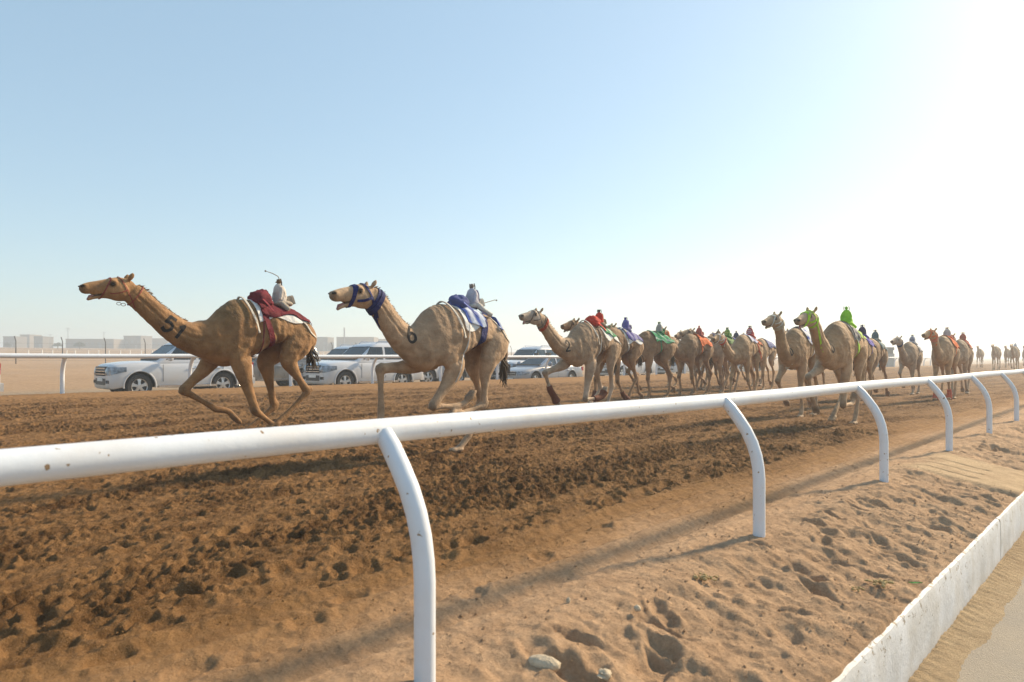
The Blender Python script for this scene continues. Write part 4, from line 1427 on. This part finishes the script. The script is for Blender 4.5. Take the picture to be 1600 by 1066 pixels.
def cloth_patch(name, bvh, x0, x1, a_near, mat, parent, off=.018, nx=16, na=26, zc=1.50, colors=None, wav=.012, seed=0, skew=0.0, thick=.012):
    """blanket draped over the back: angle from straight up to a_near on both sides"""
    rows = []; cols = []
    for i in range(nx + 1):
        fx = i / nx
        row = []
        for k in range(na + 1):
            fa = k / na * 2 - 1
            aa = R(fa * a_near * (1 - .12 * math.sin(fx * 9 + seed)))
            x = x0 + (x1 - x0) * fx + skew * abs(fa)
            d = Vector((0, math.sin(aa), math.cos(aa)))
            p, nn = cast(bvh, (x, 0, zc), d, .3)
            wv = mnoise.noise(Vector((x * 6 + seed, fa * 3, seed))) * wav + mnoise.noise(Vector((x * 16 + seed, fa * 8, seed))) * wav * .5
            edge = .012 * max(0, abs(fa) - .8)
            row.append(p + d * (off + wv + edge))
            if colors: cols.append(colors(fx, fa))
        rows.append(row)
    V = []; F = []
    nn_ = na + 1
    for row in rows: V += row
    nb = len(V)
    for i, row in enumerate(rows):
        for k, p in enumerate(row):
            d = (p - Vector((p.x, 0, zc))).normalized(); V.append(p - d * thick)
    for i in range(nx):
        for k in range(na):
            a = i * nn_ + k
            F.append((a, a + 1, a + nn_ + 1, a + nn_)); F.append((nb + a, nb + a + nn_, nb + a + nn_ + 1, nb + a + 1))
    for k in range(na):
        a = k; F.append((a, nb + a, nb + a + 1, a + 1)); a = nx * nn_ + k; F.append((a, a + 1, nb + a + 1, nb + a))
    for i in range(nx):
        a = i * nn_; F.append((a, a + nn_, nb + a + nn_, nb + a)); a = i * nn_ + na; F.append((a, nb + a, nb + a + nn_, a + nn_))
    me = bpy.data.meshes.new(name); me.from_pydata([tuple(v) for v in V], [], F)
    me.polygons.foreach_set('use_smooth', [True] * len(me.polygons)); me.set_sharp_from_angle(angle=R(50))
    if colors:
        cc = [(*c, 1) for c in cols]; set_col(me, 'tint', np.array(cc + cc))
        mat = pattern_cloth()
    me.update()
    return link(name, me, mat, parent)


_pc = []


def pattern_cloth():
    if not _pc:
        k = NT('patterned_cloth'); co = k.coord()
        c = k.mix(k.ramp(k.noise(co, 12, 4), .3, .7), k.mix(1.0, k.attr('tint'), (.82, .82, .82), 'MULTIPLY'), k.attr('tint'))
        nm = k.bump(k.noise(co, 16, 4), .02, .7)
        _pc.append(k.bsdf(c, .85, nm, 0, .2))
    return _pc[0]


# ------------------------------------------------------------------ robot jockeys
def robot(mat_camel, seat, body, vest=None, cap=(.06, .04, .03), label='', sack=None, whip=None, hoops=False, small=False, legs=None, seed=0, hgt=1.0, scale=.76):
    """small rider robot dressed in cloth; seat is a point in camel space"""
    t = thing('robot_jockey', label, 'robot jockey', group='robot jockeys on the camels')
    t.matrix_world = mat_camel @ Matrix.Translation(seat) @ Matrix.Scale(scale, 4)
    rs = random.Random(seed)
    nz = lambda p, a, f: Vector(p) * 1.0 + Vector((mnoise.noise(Vector(p) * f + Vector((seed, 0, 0))), mnoise.noise(Vector(p) * f + Vector((0, seed, 9))), 0)) * a

    def bundle(rows, n=18, a=.012, f=12):
        return [[nz((cx + rx * math.cos(2 * math.pi * k / n), ry * math.sin(2 * math.pi * k / n), z * hgt), a, f) for k in range(n)] for cx, z, rx, ry in [tuple(r) for r in catmull(rows, 16)]]
    B = m_cloth(body)
    mb = MB(); mb.rings(bundle([(0, .0, .10, .11), (-.01, .05, .115, .12), (-.005, .15, .105, .115), (.0, .23, .095, .118), (.01, .29, .075, .095), (.012, .33, .036, .042), (.012, .345, .01, .01)])); mb.build('jersey', B, t)
    mb = MB(); mb.rings(bundle([(-.04, -.03, .17, .13), (-.04, .0, .19, .15), (-.05, .03, .17, .14), (-.05, .06, .10, .09)])); mb.build('seat_pad', m_cloth(sack or tuple(v * .8 for v in body)), t)
    mb = MB(); mb.ball((.012, 0, .375 * hgt), (.042, .040, .046), 12, 8); mb.ball((.045, 0, .362 * hgt), (.03, .032, .012), 10, 6); mb.build('cap', m_cloth(cap), t)
    if vest:
        mb = MB(); mb.rings(bundle([(-.055, .06, .075, .095), (-.06, .12, .08, .10), (-.055, .24, .07, .095), (-.05, .30, .05, .075), (-.05, .31, .01, .02)], a=.006)); mb.build('vest', m_cloth(vest), t)
    if hoops:
        for z in (.10, .18, .25):
            mb = MB(); rr_ = .112 if z < .2 else .094
            mb.rings(bundle([(0, z - .02, rr_, rr_ + .006), (0, z, rr_ + .004, rr_ + .012), (0, z + .02, rr_ - .002, rr_ + .004)], a=.012), cap=False); mb.build('hoop', m_cloth(hoops), t)
    for sg in (1, -1):
        mb = MB(); mb.tube([(.01, sg * .075, .26 * hgt), (.03, sg * .115, .17 * hgt), (.05, sg * .11, .07 * hgt)], [.038, .036, .030], 10); mb.build('sleeve', B, t)
        mb = MB(); mb.tube([(.02, sg * .10, .0), (-.02, sg * .17, -.06), (-.06, sg * .215, -.11)] if not legs else [Vector((a, sg * b, c)) for a, b, c in legs], [.055, .048, .040], 10); mb.build('trouser_leg', m_cloth(sack or body), t)
        if not small:
            mb = MB(); mb.tube([(-.01, sg * .055, .29 * hgt), (.0, sg * .068, .36 * hgt), (.012, sg * .06, .42 * hgt)], .010, 8); mb.build('handle', M['trim'], t)
    mb = MB(); mb.box((-.16, 0, .05), (.15, .17, .13), M=Matrix.Rotation(.35, 3, 'Y')); mb.box((-.165, 0, .125), (.10, .12, .03), M=Matrix.Rotation(.35, 3, 'Y')); mb.build('battery_pack', m_cloth(tuple(v * .8 for v in (sack or body))), t, False)
    mb = MB(); mb.rings([[Vector((.075 * math.cos(2 * math.pi * k / 18), .085 * math.sin(2 * math.pi * k / 18), z)) * 1.12 for k in range(18)] for z in (.105, .125)], cap=False); mb.build('waist_strap', m_cloth(tuple(v * .4 for v in body)), t)
    if whip:
        mb = MB(); mb.tube([Vector(p) for p in whip], [.007] * (len(whip) - 1) + [.004], 6); mb.ball(whip[-1], .016, 8, 6); mb.build('whip', M['wood'], t)
    return t

# ------------------------------------------------------------------ the race
WHITE = (.72, .71, .68); NAVY = (.018, .024, .11); BLUE = (.03, .07, .30); SKYB = (.22, .40, .70); MAROON = (.13, .008, .018); GREEN = (.015, .17, .06)
RED = (.50, .035, .02); ORANGE = (.62, .12, .015); LIME = (.32, .60, .03); GREY = (.30, .28, .25); SILK = (.52, .47, .42); BLACK = (.03, .03, .035); VIOLET = (.05, .04, .26); BROWN = (.12, .06, .03)


def stripes(a, b, n, across=False):
    return lambda fx, fa: a if int((abs(fa) if across else fx) * n) % 2 == 0 else b


def plain_edge(a, b):
    return lambda fx, fa: b if abs(fa) > .86 or fx > .93 or fx < .06 else a


def dots(a, b, s=3):
    return lambda fx, fa: b if (int(fx * 9) * 7 + int((fa + 1) * 9) * s) % 5 == 0 else a


TAN1 = (.315, .182, .082); TAN2 = (.40, .265, .155); GREYT = (.40, .285, .19); BRN = (.30, .18, .095); FAWN = (.42, .275, .155)
CAMELS = [
    dict(id=1, px=375, Y=9.7, dz=-.01, neck='low', pose='one', coat=TAN1, vox=.0115, seed=3, mouth=.025, nod=-1, wool=.35, legpale=.05,
         label='golden brown camel with black number 51 on its neck leading the race', halter=(.26, .06, .05), thin=True, num=('51', .93, 1.605, .19, 36, .040),
         pad=WHITE, blanket=(-.17, -.98, 37, MAROON, None), girth=(-.32, MAROON, .085, -.20), bag=MAROON, tail=[(-1.12, 1.60), (-1.16, 1.48), (-1.14, 1.36), (-1.09, 1.24)],
         robot=dict(scale=.88, body=SILK, cap=(.20, .12, .06), sack=(.36, .31, .25), whip=[(.0, .03, .38), (.05, .04, .46), (.14, .03, .50), (.26, .02, .53)], hgt=1.0), rlabel='robot jockey in plain cream silk behind the maroon bundle on the leading camel'),
    dict(id=2, px=690, Y=9.05, dz=0, neck='low2', pose='two', coat=(.42, .305, .21), vox=.0115, seed=8, hump=-.03, mouth=.045, lean=.05, legpale=.25, wool=1.0,
         label='pale tan camel with black number 6 on its neck running second', halter=NAVY, collar=NAVY, num=('6', .60, 1.60, .20, 2, .036),
         pad=WHITE, blanket=(-.20, -.86, 48, BLUE, stripes((.03, .08, .34), (.62, .68, .78), 9)), girth=(-.48, NAVY, .10, .33), bag=(.07, .09, .24), bagk=.78, tail=[(-1.14, 1.60), (-1.22, 1.48), (-1.24, 1.32), (-1.16, 1.18)],
         robot=dict(body=(.44, .44, .50), vest=NAVY, scale=.74, cap=(.26, .22, .19), sack=(.48, .46, .42), whip=[(-.14, .02, .04), (-.34, .03, .09), (-.56, .04, .15), (-.60, .04, .145)], hgt=1.0, legs=[(-.02, .10, .03), (-.10, .22, -.10), (-.24, .27, -.17)]), rlabel='robot jockey in white jersey and navy vest with a long rod sticking out behind'),
    dict(id=3, px=912, Y=14.5, dz=-.03, neck='low', pose='three', coat=GREYT, vox=.0145, seed=13, mouth=.02, legpale=.8, pale=(.55, .47, .40), face=(.55, .50, .45),
         label='greyish camel with black number 2 on its neck and rusty red boots', halter=(.16, .13, .11), collar=(.32, .05, .02), num=('2', .70, 1.53, .21, -4, .034), boots=(.13, .035, .015),
         pad=WHITE, blanket=(-.40, -.95, 44, GREEN, lambda fx, fa: (.60, .66, .55) if (int(fx * 11) % 3 == 1 and .35 < abs(fa) < .85) else (.015, .20, .07)), girth=(-.30, (.10, .06, .04), .09, -.1), bag=RED, tail=[(-1.12, 1.58), (-1.16, 1.44), (-1.14, 1.30), (-1.1, 1.18)],
         robot=dict(body=RED, vest=(.02, .10, .04), cap=(.07, .03, .03), sack=(.25, .18, .12)), rlabel='robot jockey in red jersey and dark green vest on the camel numbered 2'),
    dict(id=4, turn=-7, px=956, Y=18.2, dz=0, neck='mid', pose='a', coat=BRN, vox=.018, seed=21, label='brown camel with violet bundle half hidden behind the camel numbered 2', halter=BROWN,
         pad=WHITE, blanket=(-.30, -1.0, 52, VIOLET, stripes((.06, .05, .26), (.30, .30, .48), 7)), girth=(-.34, GREY, .07, 0), boots=(.13, .035, .015),
         robot=dict(body=(.12, .12, .36), cap=VIOLET, vest=(.10, .10, .32), sack=(.16, .14, .30)), rlabel='robot jockey wrapped in crumpled violet cloth'),
    dict(id=5, turn=-12, px=1010, Y=20.6, dz=0, neck='mid', pose='b', coat=BRN, vox=.018, seed=25, label='dark tan camel with a green and white cloth running behind the violet rider', halter=GREEN,
         pad=None, blanket=(-.08, -1.0, 54, GREEN, dots((.02, .26, .11), (.40, .52, .44))), girth=(-.34, GREEN, .06, 0),
         robot=dict(body=(.36, .34, .31), cap=(.03, .12, .03), sack=GREEN), rlabel='robot jockey in grey with a green cap on the green clothed camel'),
    dict(yaw=-6, id=6, turn=-7, px=1077, Y=22.6, dz=0, neck='mid', pose='d', coat=BRN, vox=.02, seed=29, label='brown camel with orange head rope and orange saddle cloth in the middle of the pack', halter=ORANGE, collar=ORANGE,
         pad=None, blanket=(-.22, -.9, 60, ORANGE, None), girth=(-.3, ORANGE, .06, 0), robot=dict(body=(.42, .10, .08), cap=RED, small=True), rlabel='small robot jockey with a red cap peeping over the brown hump'),
    dict(id=7, px=1095, Y=25.6, dz=.0, neck='mid', pose='c', coat=GREYT, vox=.022, seed=31, label='grey faced camel right behind the one with orange head rope', halter=(.2, .2, .2), blanket=(-.2, -.9, 50, GREY, None)),
    dict(id=8, px=1112, Y=26.4, dz=.03, neck='mid', pose='a', coat=BRN, vox=.022, seed=37, wool=1, label='shaggy dark headed camel with its face turned between two others', halter=(.10, .14, .06), yaw=14, blanket=(-.2, -.9, 50, BLACK, None),
         robot=dict(body=BLACK, cap=BLACK, small=True), rlabel='small black robot jockey hidden behind the camel numbered 5'),
    dict(yaw=-12, id=9, turn=-8, px=1122, Y=23.8, dz=0, neck='low', pose='d', coat=GREYT, vox=.019, seed=41, label='taupe camel with black number 5 beneath a green and yellow hooped rider', halter=(.10, .09, .09), num=('5', .60, 1.50, .20, -6, .04),
         blanket=(-.25, -.9, 44, (.10, .20, .05), None), robot=dict(body=(.10, .24, .04), cap=(.03, .08, .03), hoops=(.55, .60, .10)), rlabel='robot jockey in green jersey with yellow hoops'),
    dict(id=10, px=1160, Y=21.6, dz=-.02, neck='drop', pose='a', coat=FAWN, vox=.018, seed=43, label='tan camel with white and red head rope carrying a red plaid rider', halter=WHITE, collar=(.55, .10, .06),
         pad=None, blanket=(-.08, -.62, 40, WHITE, stripes((.66, .66, .72), (.35, .38, .62), 7)), blanket2=(-.60, -1.04, 50, ORANGE, plain_edge((.55, .09, .02), (.60, .25, .12))), girth=(-.62, (.50, .09, .03), .07, -.35),
         robot=dict(body=(.38, .02, .035), cap=(.09, .02, .03), hoops=(.62, .52, .52), sack=(.4, .03, .03)), rlabel='robot jockey in red and white plaid'),
    dict(id=11, px=1141, Y=27.8, dz=.03, neck='mid', pose='c', coat=BRN, vox=.022, seed=47, label='camel with plain royal blue cloth almost hidden behind the plaid rider', halter=BLUE, blanket=(-.02, -.85, 58, (.03, .06, .30), None),
         robot=dict(body=(.05, .06, .10), cap=BLACK, small=True), rlabel='robot jockey in black on a royal blue cloth'),
    dict(id=12, px=1188, Y=27, dz=0, neck='mid', pose='b', coat=FAWN, vox=.024, seed=53, label='distant camel with dull blue cloth seen behind the rump of the plaid rider camel', halter=NAVY, blanket=(-.1, -.95, 56, (.10, .13, .30), None)),
    dict(id=13, px=1243, Y=15.6, dz=-.02, neck='high', pose='b', coat=FAWN, vox=.016, seed=59, yaw=-12, nod=-12, label='tan camel with head raised high and pale halter with a starred white cloth', halter=(.62, .62, .56), collar=(.42, .33, .22), num=('0', .60, 1.50, .17, 0, .03),
         blanket=(.0, -.95, 58, WHITE, dots((.70, .71, .74), (.05, .10, .42))), girth=(-.34, WHITE, .05, 0), pale=(.56, .46, .36), legpale=.5),
    dict(id=14, px=1259, Y=22.5, dz=.02, neck='mid', pose='c', coat=GREYT, vox=.02, seed=61, label='camel showing mostly its dark muzzled head behind the starred white cloth', halter=(.16, .12, .1), blanket=(-.2, -.9, 50, BLUE, None)),
    dict(id=15, px=1308, Y=13.3, dz=-.02, neck='mid', pose='three', coat=FAWN, vox=.0145, seed=67, yaw=-10, nod=-4, label='large tan camel with lime green halter and lime green rider', halter=LIME, wide=True, num=('0', .66, 1.52, .17, 0, .028),
         pad=(.30, .29, .28), blanket=(-.12, -.5, 50, (.25, .24, .24), None), blanket2=(-.52, -.95, 46, LIME, stripes((.34, .62, .04), (.62, .68, .30), 9)), girth=(-.30, LIME, .10, 0), pale=(.58, .48, .38), legpale=.35,
         robot=dict(body=(.26, .58, .03), cap=(.22, .50, .03), sack=LIME, hgt=1.1), rlabel='robot jockey all in bright lime green'),
    dict(id=16, px=1338, Y=19.6, dz=0, neck='mid', pose='a', coat=FAWN, vox=.019, seed=71, label='tan camel with royal purple blue cloth behind the lime green rider', halter=VIOLET, blanket=(-.2, -1.0, 52, (.06, .05, .36), None), girth=(-.5, (.15, .12, .3), .05, 0),
         robot=dict(body=(.03, .03, .08), cap=(.03, .03, .06), sack=VIOLET), rlabel='robot jockey in very dark navy behind the lime green rider'),
    dict(id=17, px=1360, Y=22.6, dz=0, neck='mid', pose='c', coat=BRN, vox=.02, seed=73, label='brown camel with grey teal saddle cloth last of the close middle pack', halter=GREY, blanket=(-.2, -1.0, 54, (.16, .24, .26), stripes((.14, .24, .27), (.30, .34, .32), 6)),
         robot=dict(body=(.08, .14, .16), cap=BLACK, sack=GREY), rlabel='robot jockey in dark teal with a black cap'),
    dict(yaw=-16, id=18, px=1420, Y=26.4, dz=0, neck='mid', pose='b', coat=GREYT, vox=.021, seed=79, label='grey tan camel with dark collar carrying a white and navy hooped rider', halter=(.4, .36, .3), collar=NAVY, blanket=(-.35, -1.0, 56, (.42, .42, .44), None), girth=(-.4, GREY, .05, 0), pale=(.6, .5, .42), legpale=.5,
         robot=dict(body=(.55, .56, .60), cap=(.15, .13, .12), hoops=NAVY, sack=(.5, .5, .52)), rlabel='robot jockey in white jersey with navy hoops'),
    dict(yaw=-20, id=19, px=1474, Y=21.8, dz=0, neck='mid', pose='d', coat=FAWN, vox=.018, seed=83, label='tan camel with bright orange saddle cloth and orange halter', halter=ORANGE, collar=(.60, .20, .12), wide=True, blanket=(.0, -.98, 60, ORANGE, plain_edge((.66, .13, .015), (.62, .16, .04))), girth=(-.3, ORANGE, .05, 0), boots=(.5, .08, .03),
         robot=dict(body=(.46, .42, .40), vest=(.5, .12, .04), cap=(.2, .08, .07), sack=ORANGE), rlabel='robot jockey in grey with an orange vest on the bright orange cloth'),
    dict(id=20, px=1500, Y=25.5, dz=0, neck='mid', pose='a', coat=GREYT, vox=.02, seed=89, label='camel with red cloth partly behind the orange clothed camel', halter=RED, blanket=(-.05, -.95, 50, (.42, .05, .02), plain_edge((.42, .05, .02), (.55, .30, .2))), girth=(-.5, (.5, .38, .25), .06, 0),
         robot=dict(body=(.40, .06, .03), cap=(.25, .05, .03), hoops=(.45, .2, .1), sack=RED), rlabel='robot jockey all in dull red right of the orange one'),
    dict(id=26, px=1050, Y=27.5, dz=0, neck='mid', pose='c', coat=FAWN, vox=.024, seed=113, label='pale camel deep in the pack between the green cloth and the orange head rope', halter=GREY, blanket=(-.2, -.9, 50, (.45, .43, .40), None)),
    dict(id=27, px=1172, Y=30, dz=0, neck='mid', pose='b', coat=GREYT, vox=.025, seed=127, label='grey camel deep in the pack whose legs show behind the plaid rider camel', halter=GREY, blanket=(-.2, -.9, 50, RED, None)),
    dict(id=21, px=1531, Y=74, dz=.1, neck='high', pose='a', coat=FAWN, vox=.03, seed=97, label='very distant camel alone between the red rider and the next camel', halter=None),
    dict(id=22, px=1556, Y=58, dz=.15, neck='mid', pose='d', coat=FAWN, vox=.028, seed=101, label='distant camel seen head on with low head and no bright rider', halter=None, blanket=(-.1, -.9, 50, (.2, .2, .16), None)),
    dict(id=23, px=1585, Y=55, dz=.15, neck='mid', pose='b', coat=FAWN, vox=.028, seed=103, label='distant camel with a pale grey rider near the right edge', halter=None, blanket=(-.1, -.9, 50, (.14, .15, .18), None),
         robot=dict(body=(.55, .56, .6), cap=(.3, .3, .35), small=True), rlabel='distant robot jockey in pale grey near the right edge'),
    dict(id=24, px=1574, Y=72, dz=.15, neck='high', pose='c', coat=FAWN, vox=.03, seed=107, label='very distant camel showing its neck left of the pale grey rider', halter=None),
    dict(id=25, px=1603, Y=70, dz=.15, neck='high', pose='b', coat=FAWN, vox=.03, seed=109, label='very distant camel cut off by the right edge of the picture', halter=None),
]


def tuft(t, base, seed, n=26, L=.34):
    rs = random.Random(seed); mb = MB()
    for i in range(n):
        p = Vector(base) + Vector((rs.gauss(0, .018), rs.gauss(0, .018), rs.uniform(-.02, .14)))
        a = Vector((rs.gauss(-.05, .05), rs.gauss(0, .035), -L * rs.uniform(.5, 1)))
        mb.tube([p, p + a * .5 + Vector((rs.gauss(-.02, .02), rs.gauss(0, .015), 0)), p + a], [.013, .012, .003], 5)
    mb.build('tail_tuft', M['hair'], t)


for cf in CAMELS:
    X = (cf['px'] - 800) / 1067.0 * cf['Y']; Y = cf['Y']
    t, bvh, HM, nk, po, feet = build_camel(cf)
    t.location = (X, Y, gxy(X, Y) + cf['dz']); rz_ = CAR_RZ + R(cf.get('turn', 0)); t.rotation_euler = (0, 0, rz_)
    MW = Matrix.Translation(t.location) @ Matrix.Rotation(rz_, 4, 'Z')
    big = cf['vox'] < .0155; far = cf['vox'] > .026
    # face
    for sg in (1, -1):
        mb = MB(); mb.ball(HM @ Vector((.205, sg * .106, .060)), (.026, .016, .022), 12, 8); mb.build('eye', M['eye'], t)
        if big:
            mb = MB(); mb.ball(HM @ Vector((.585, sg * .050, .050)), (.020, .010, .011), 10, 6); mb.build('nostril', M['gap'], t)
            mb = MB()
            for i in range(9):
                a = HM @ Vector((.175 + i * .007, sg * .113, .084 - .0006 * (i - 4) ** 2)); mb.tube([a, a + Vector((.012, sg * .03, .004))], [.003, .001], 4)
            mb.build('eyelashes', M['hair'], t)
    if big:
        op = cf.get('mouth', .02)
        mb = MB(); mb.tube([HM @ Vector((.40, 0, -.075 - op * .55)), HM @ Vector((.49, .0, -.08 - op * .95)), HM @ Vector((.53, .005, -.11 - op * 1.2))], [.022, .026, .010], 10); mb.build('tongue', M['tongue'], t)
    if not far: tuft(t, (*[(cf.get('tail') or [(0, 0), (-1.13, 1.22)])[-1][0]], 0, (cf.get('tail') or [(0, 0), (-1.13, 1.22)])[-1][1]), cf['seed'])
    # mane tufts
    if big:
        mb = MB(); rs = random.Random(cf['seed'])
        pts = catmull([(a, b, c, d) for a, b, c, d in nk['neck']], 60)
        for i in range(22, 59):
            for q in range(5):
                a = pts[i]; tn = Vector((pts[min(i + 1, 59)][0] - pts[i - 1][0], 0, pts[min(i + 1, 59)][1] - pts[i - 1][1])).normalized()
                up = Vector((-tn.z, 0, tn.x)); p = Vector((a[0], rs.gauss(0, .016), a[1])) + up * (a[2] * .97)
                hit = bvh.find_nearest(p)
                dv = (up * rs.uniform(.3, 1.0) - tn * rs.uniform(.3, 1.1) + Vector((0, rs.gauss(0, .4), 0))).normalized() * rs.uniform(.018, .045) * (1.4 if i > 44 else .8)
                mb.tube([hit[0], hit[0] + dv * .6, hit[0] + dv], [.006, .005, .001], 4)
        mb.build('mane', M['mane'], t)
    hal = cf.get('halter')
    hrot = HM.to_3x3()
    if hal:
        hm = m_cloth(hal); w = .045 if (cf['id'] == 2 or cf.get('wide')) else .013 if cf.get('thin') else .022
        ax = hrot @ Vector((1, 0, .35 if cf['id'] == 2 else .55))
        strap('noseband', bvh, HM @ Vector((.30, 0, .0)), ax, w, hm, t, n=28)
        strap('head_strap', bvh, HM @ Vector((.035, 0, -.02)), hrot @ Vector((1, 0, -.35)), w * .7, hm, t, n=28)
        for sg in (1, -1):
            lead('cheek_strap', bvh, [HM @ Vector((.27, sg * .14, -.085)), HM @ Vector((.18, sg * .14, -.075)), HM @ Vector((.10, sg * .14, -.055)), HM @ Vector((.02, sg * .14, -.03))], w * .7, hm, t, n=8)
        nb = Vector((pts_ := catmull([(a, b, c, d) for a, b, c, d in nk['neck']], 30))[26][[0, 1]].tolist() + [0]); c_ = Vector((nb.x, 0, nb.y))
        dn = Vector((pts_[28][0] - pts_[24][0], 0, pts_[28][1] - pts_[24][1])).normalized()
        strap('throat_strap', bvh, c_, (dn + Vector((.25, 0, .1))).normalized(), w * .8, hm, t, n=28)
        if cf['id'] == 1:
            mb = MB(); o0 = HM @ Vector((.13, 0, -.215))
            for i in range(2): mb.tube([o0 + Vector((.026 * math.cos(a * .6283) - i * .045, .02 * i, .018 * math.sin(a * .6283) - .01 * i)) for a in range(11)], .0035, 6)
            mb.build('lead_rope', m_cloth(tuple(v * .5 for v in hal)), t)
    if cf.get('collar'):
        pts_ = catmull([(a, b, c, d) for a, b, c, d in nk['neck']], 30)
        c_ = Vector((pts_[24][0], 0, pts_[24][1])); dn = Vector((pts_[26][0] - pts_[22][0], 0, pts_[26][1] - pts_[22][1])).normalized()
        strap('collar', bvh, c_, (dn + Vector((.3, 0, 0))).normalized(), .06, m_cloth(cf['collar']), t, off=.010, n=32, thick=.014)
    if cf.get('num'):
        tx, a, b, h, an, w = cf['num']; number(bvh, tx, a, b, h, an, w, t)
    if cf.get('pad'):
        x0, x1, an = cf['blanket'][:3]
        cloth_patch('saddle_pad', bvh, x0 + .05, x1 + .06, an + (8 if cf['id'] < 3 else 13), m_cloth(cf['pad']), t, off=.014, seed=cf['seed'] + 2, skew=-.05)
    for key in ('blanket', 'blanket2'):
        if cf.get(key):
            x0, x1, an, cl, fn = cf[key]
            cloth_patch('saddle_cloth', bvh, x0, x1, an, m_cloth(cl), t, off=.034, seed=cf['seed'], colors=fn, skew=-.06, wav=.022)
    if cf.get('girth'):
        gx, gc, gw, gt = cf['girth']
        strap('girth', bvh, (gx, 0, 1.55), (1, 0, gt), gw, m_cloth(gc), t, off=.050, n=60, a0=-30, a1=30)
        strap('girth', bvh, (gx, 0, 1.55), (1, 0, gt), gw, m_cloth(gc), t, off=.010, n=64, a0=28, a1=332)
    if cf['id'] in (1, 2, 3):
        strap('saddle_rope', bvh, (-.16, 0, 1.5), (1, 0, -.28), .028, m_cloth((.55, .52, .46)), t, off=.028, n=40, a0=-78, a1=78, thick=.018)
        strap('side_cord', bvh, (-.20, 0, 1.55), (1, 0, .10 if cf['id'] == 1 else .30), .014, m_cloth(MAROON if cf['id'] == 1 else (.5, .48, .44)), t, off=.010, n=64)
        lead('rump_cord', bvh, [(-.70, .20, 1.95), (-.88, .30, 1.80), (-.98, .34, 1.62), (-1.10, .20, 1.52)], .022, m_cloth((.6, .57, .5)), t, n=14)
    if cf.get('bag'):
        mb = MB(); mb.ball((0, 0, 0), 1.0, 30, 20); off = Vector((cf['seed'], 2, 1))
        vv = []
        for v in mb.v:
            v = Vector(v); q = 1 + .22 * mnoise.noise(v * 1.6 + off) + .12 * mnoise.noise(v * 4 + off) + .06 * mnoise.noise(v * 9 + off)
            p = Vector((v.x * .17, v.y * .19, v.z * .13)) * q * cf.get('bagk', 1.0)
            vv.append(tuple(p + Vector((-.30, 0, 2.075 - .25 * abs(p.y)))))
        mb.v = vv; mb.build('pommel_bundle', m_cloth(cf['bag']), t, angle=None)
        for sg in (1, -1):
            lead('bundle_tie', bvh, [(-.22, sg * .05, 2.25), (-.26, sg * .22, 2.05), (-.36, sg * .30, 1.85)], .03, m_cloth(tuple(min(1, v * 1.6 + .02) for v in cf['bag'])), t, off=.10, n=12)
    if cf.get('boots'):
        for kk, y in (('Ff', -.155), ('Fn', .155)):
            p = po[kk]; f = Vector((p[2][0], y, p[2][1])); toe = Vector((p[-1][0], y, p[-1][1])); kn = Vector((p[1][0], y, p[1][1]))
            mb = MB(); mb.tube([f + (kn - f).normalized() * .13, f + (kn - f).normalized() * .02] + [Vector((q[0], y, q[1])) for q in p[3:-1]] + [toe + (toe - f).normalized() * .02], [.058, .068] + [.07] * len(p[3:-1]) + [.088], 16)
            mb.build('boot', m_cloth(cf['boots']), t)
    if cf.get('robot'):
        sx = -.60 if cf['id'] in (1,) else -.56
        top = cast(bvh, (sx, 0, 1.5), (0, 0, 1))[0]
        robot(MW, top + Vector((0, 0, .065)), label=cf['rlabel'], seed=cf['id'], **cf['robot'])

# ------------------------------------------------------------------ dusty air over the track and desert
mb = MB(); mb.box((0, 0, 0), (2100, 2100, 19))
hz = mb.build('haze', None, None, False)
hz.location = (0, 0, 7.5)
k = NT('dusty_air')
pv = k.n('ShaderNodeVolumePrincipled')
pv.inputs['Color'].default_value = (.82, .91, 1.0, 1)
pv.inputs['Density'].default_value = .0023
pv.inputs['Anisotropy'].default_value = .3
k.t.links.new(pv.outputs[0], k.out.inputs['Volume'])
hz.data.materials.append(k.m)
hz['kind'] = 'stuff'
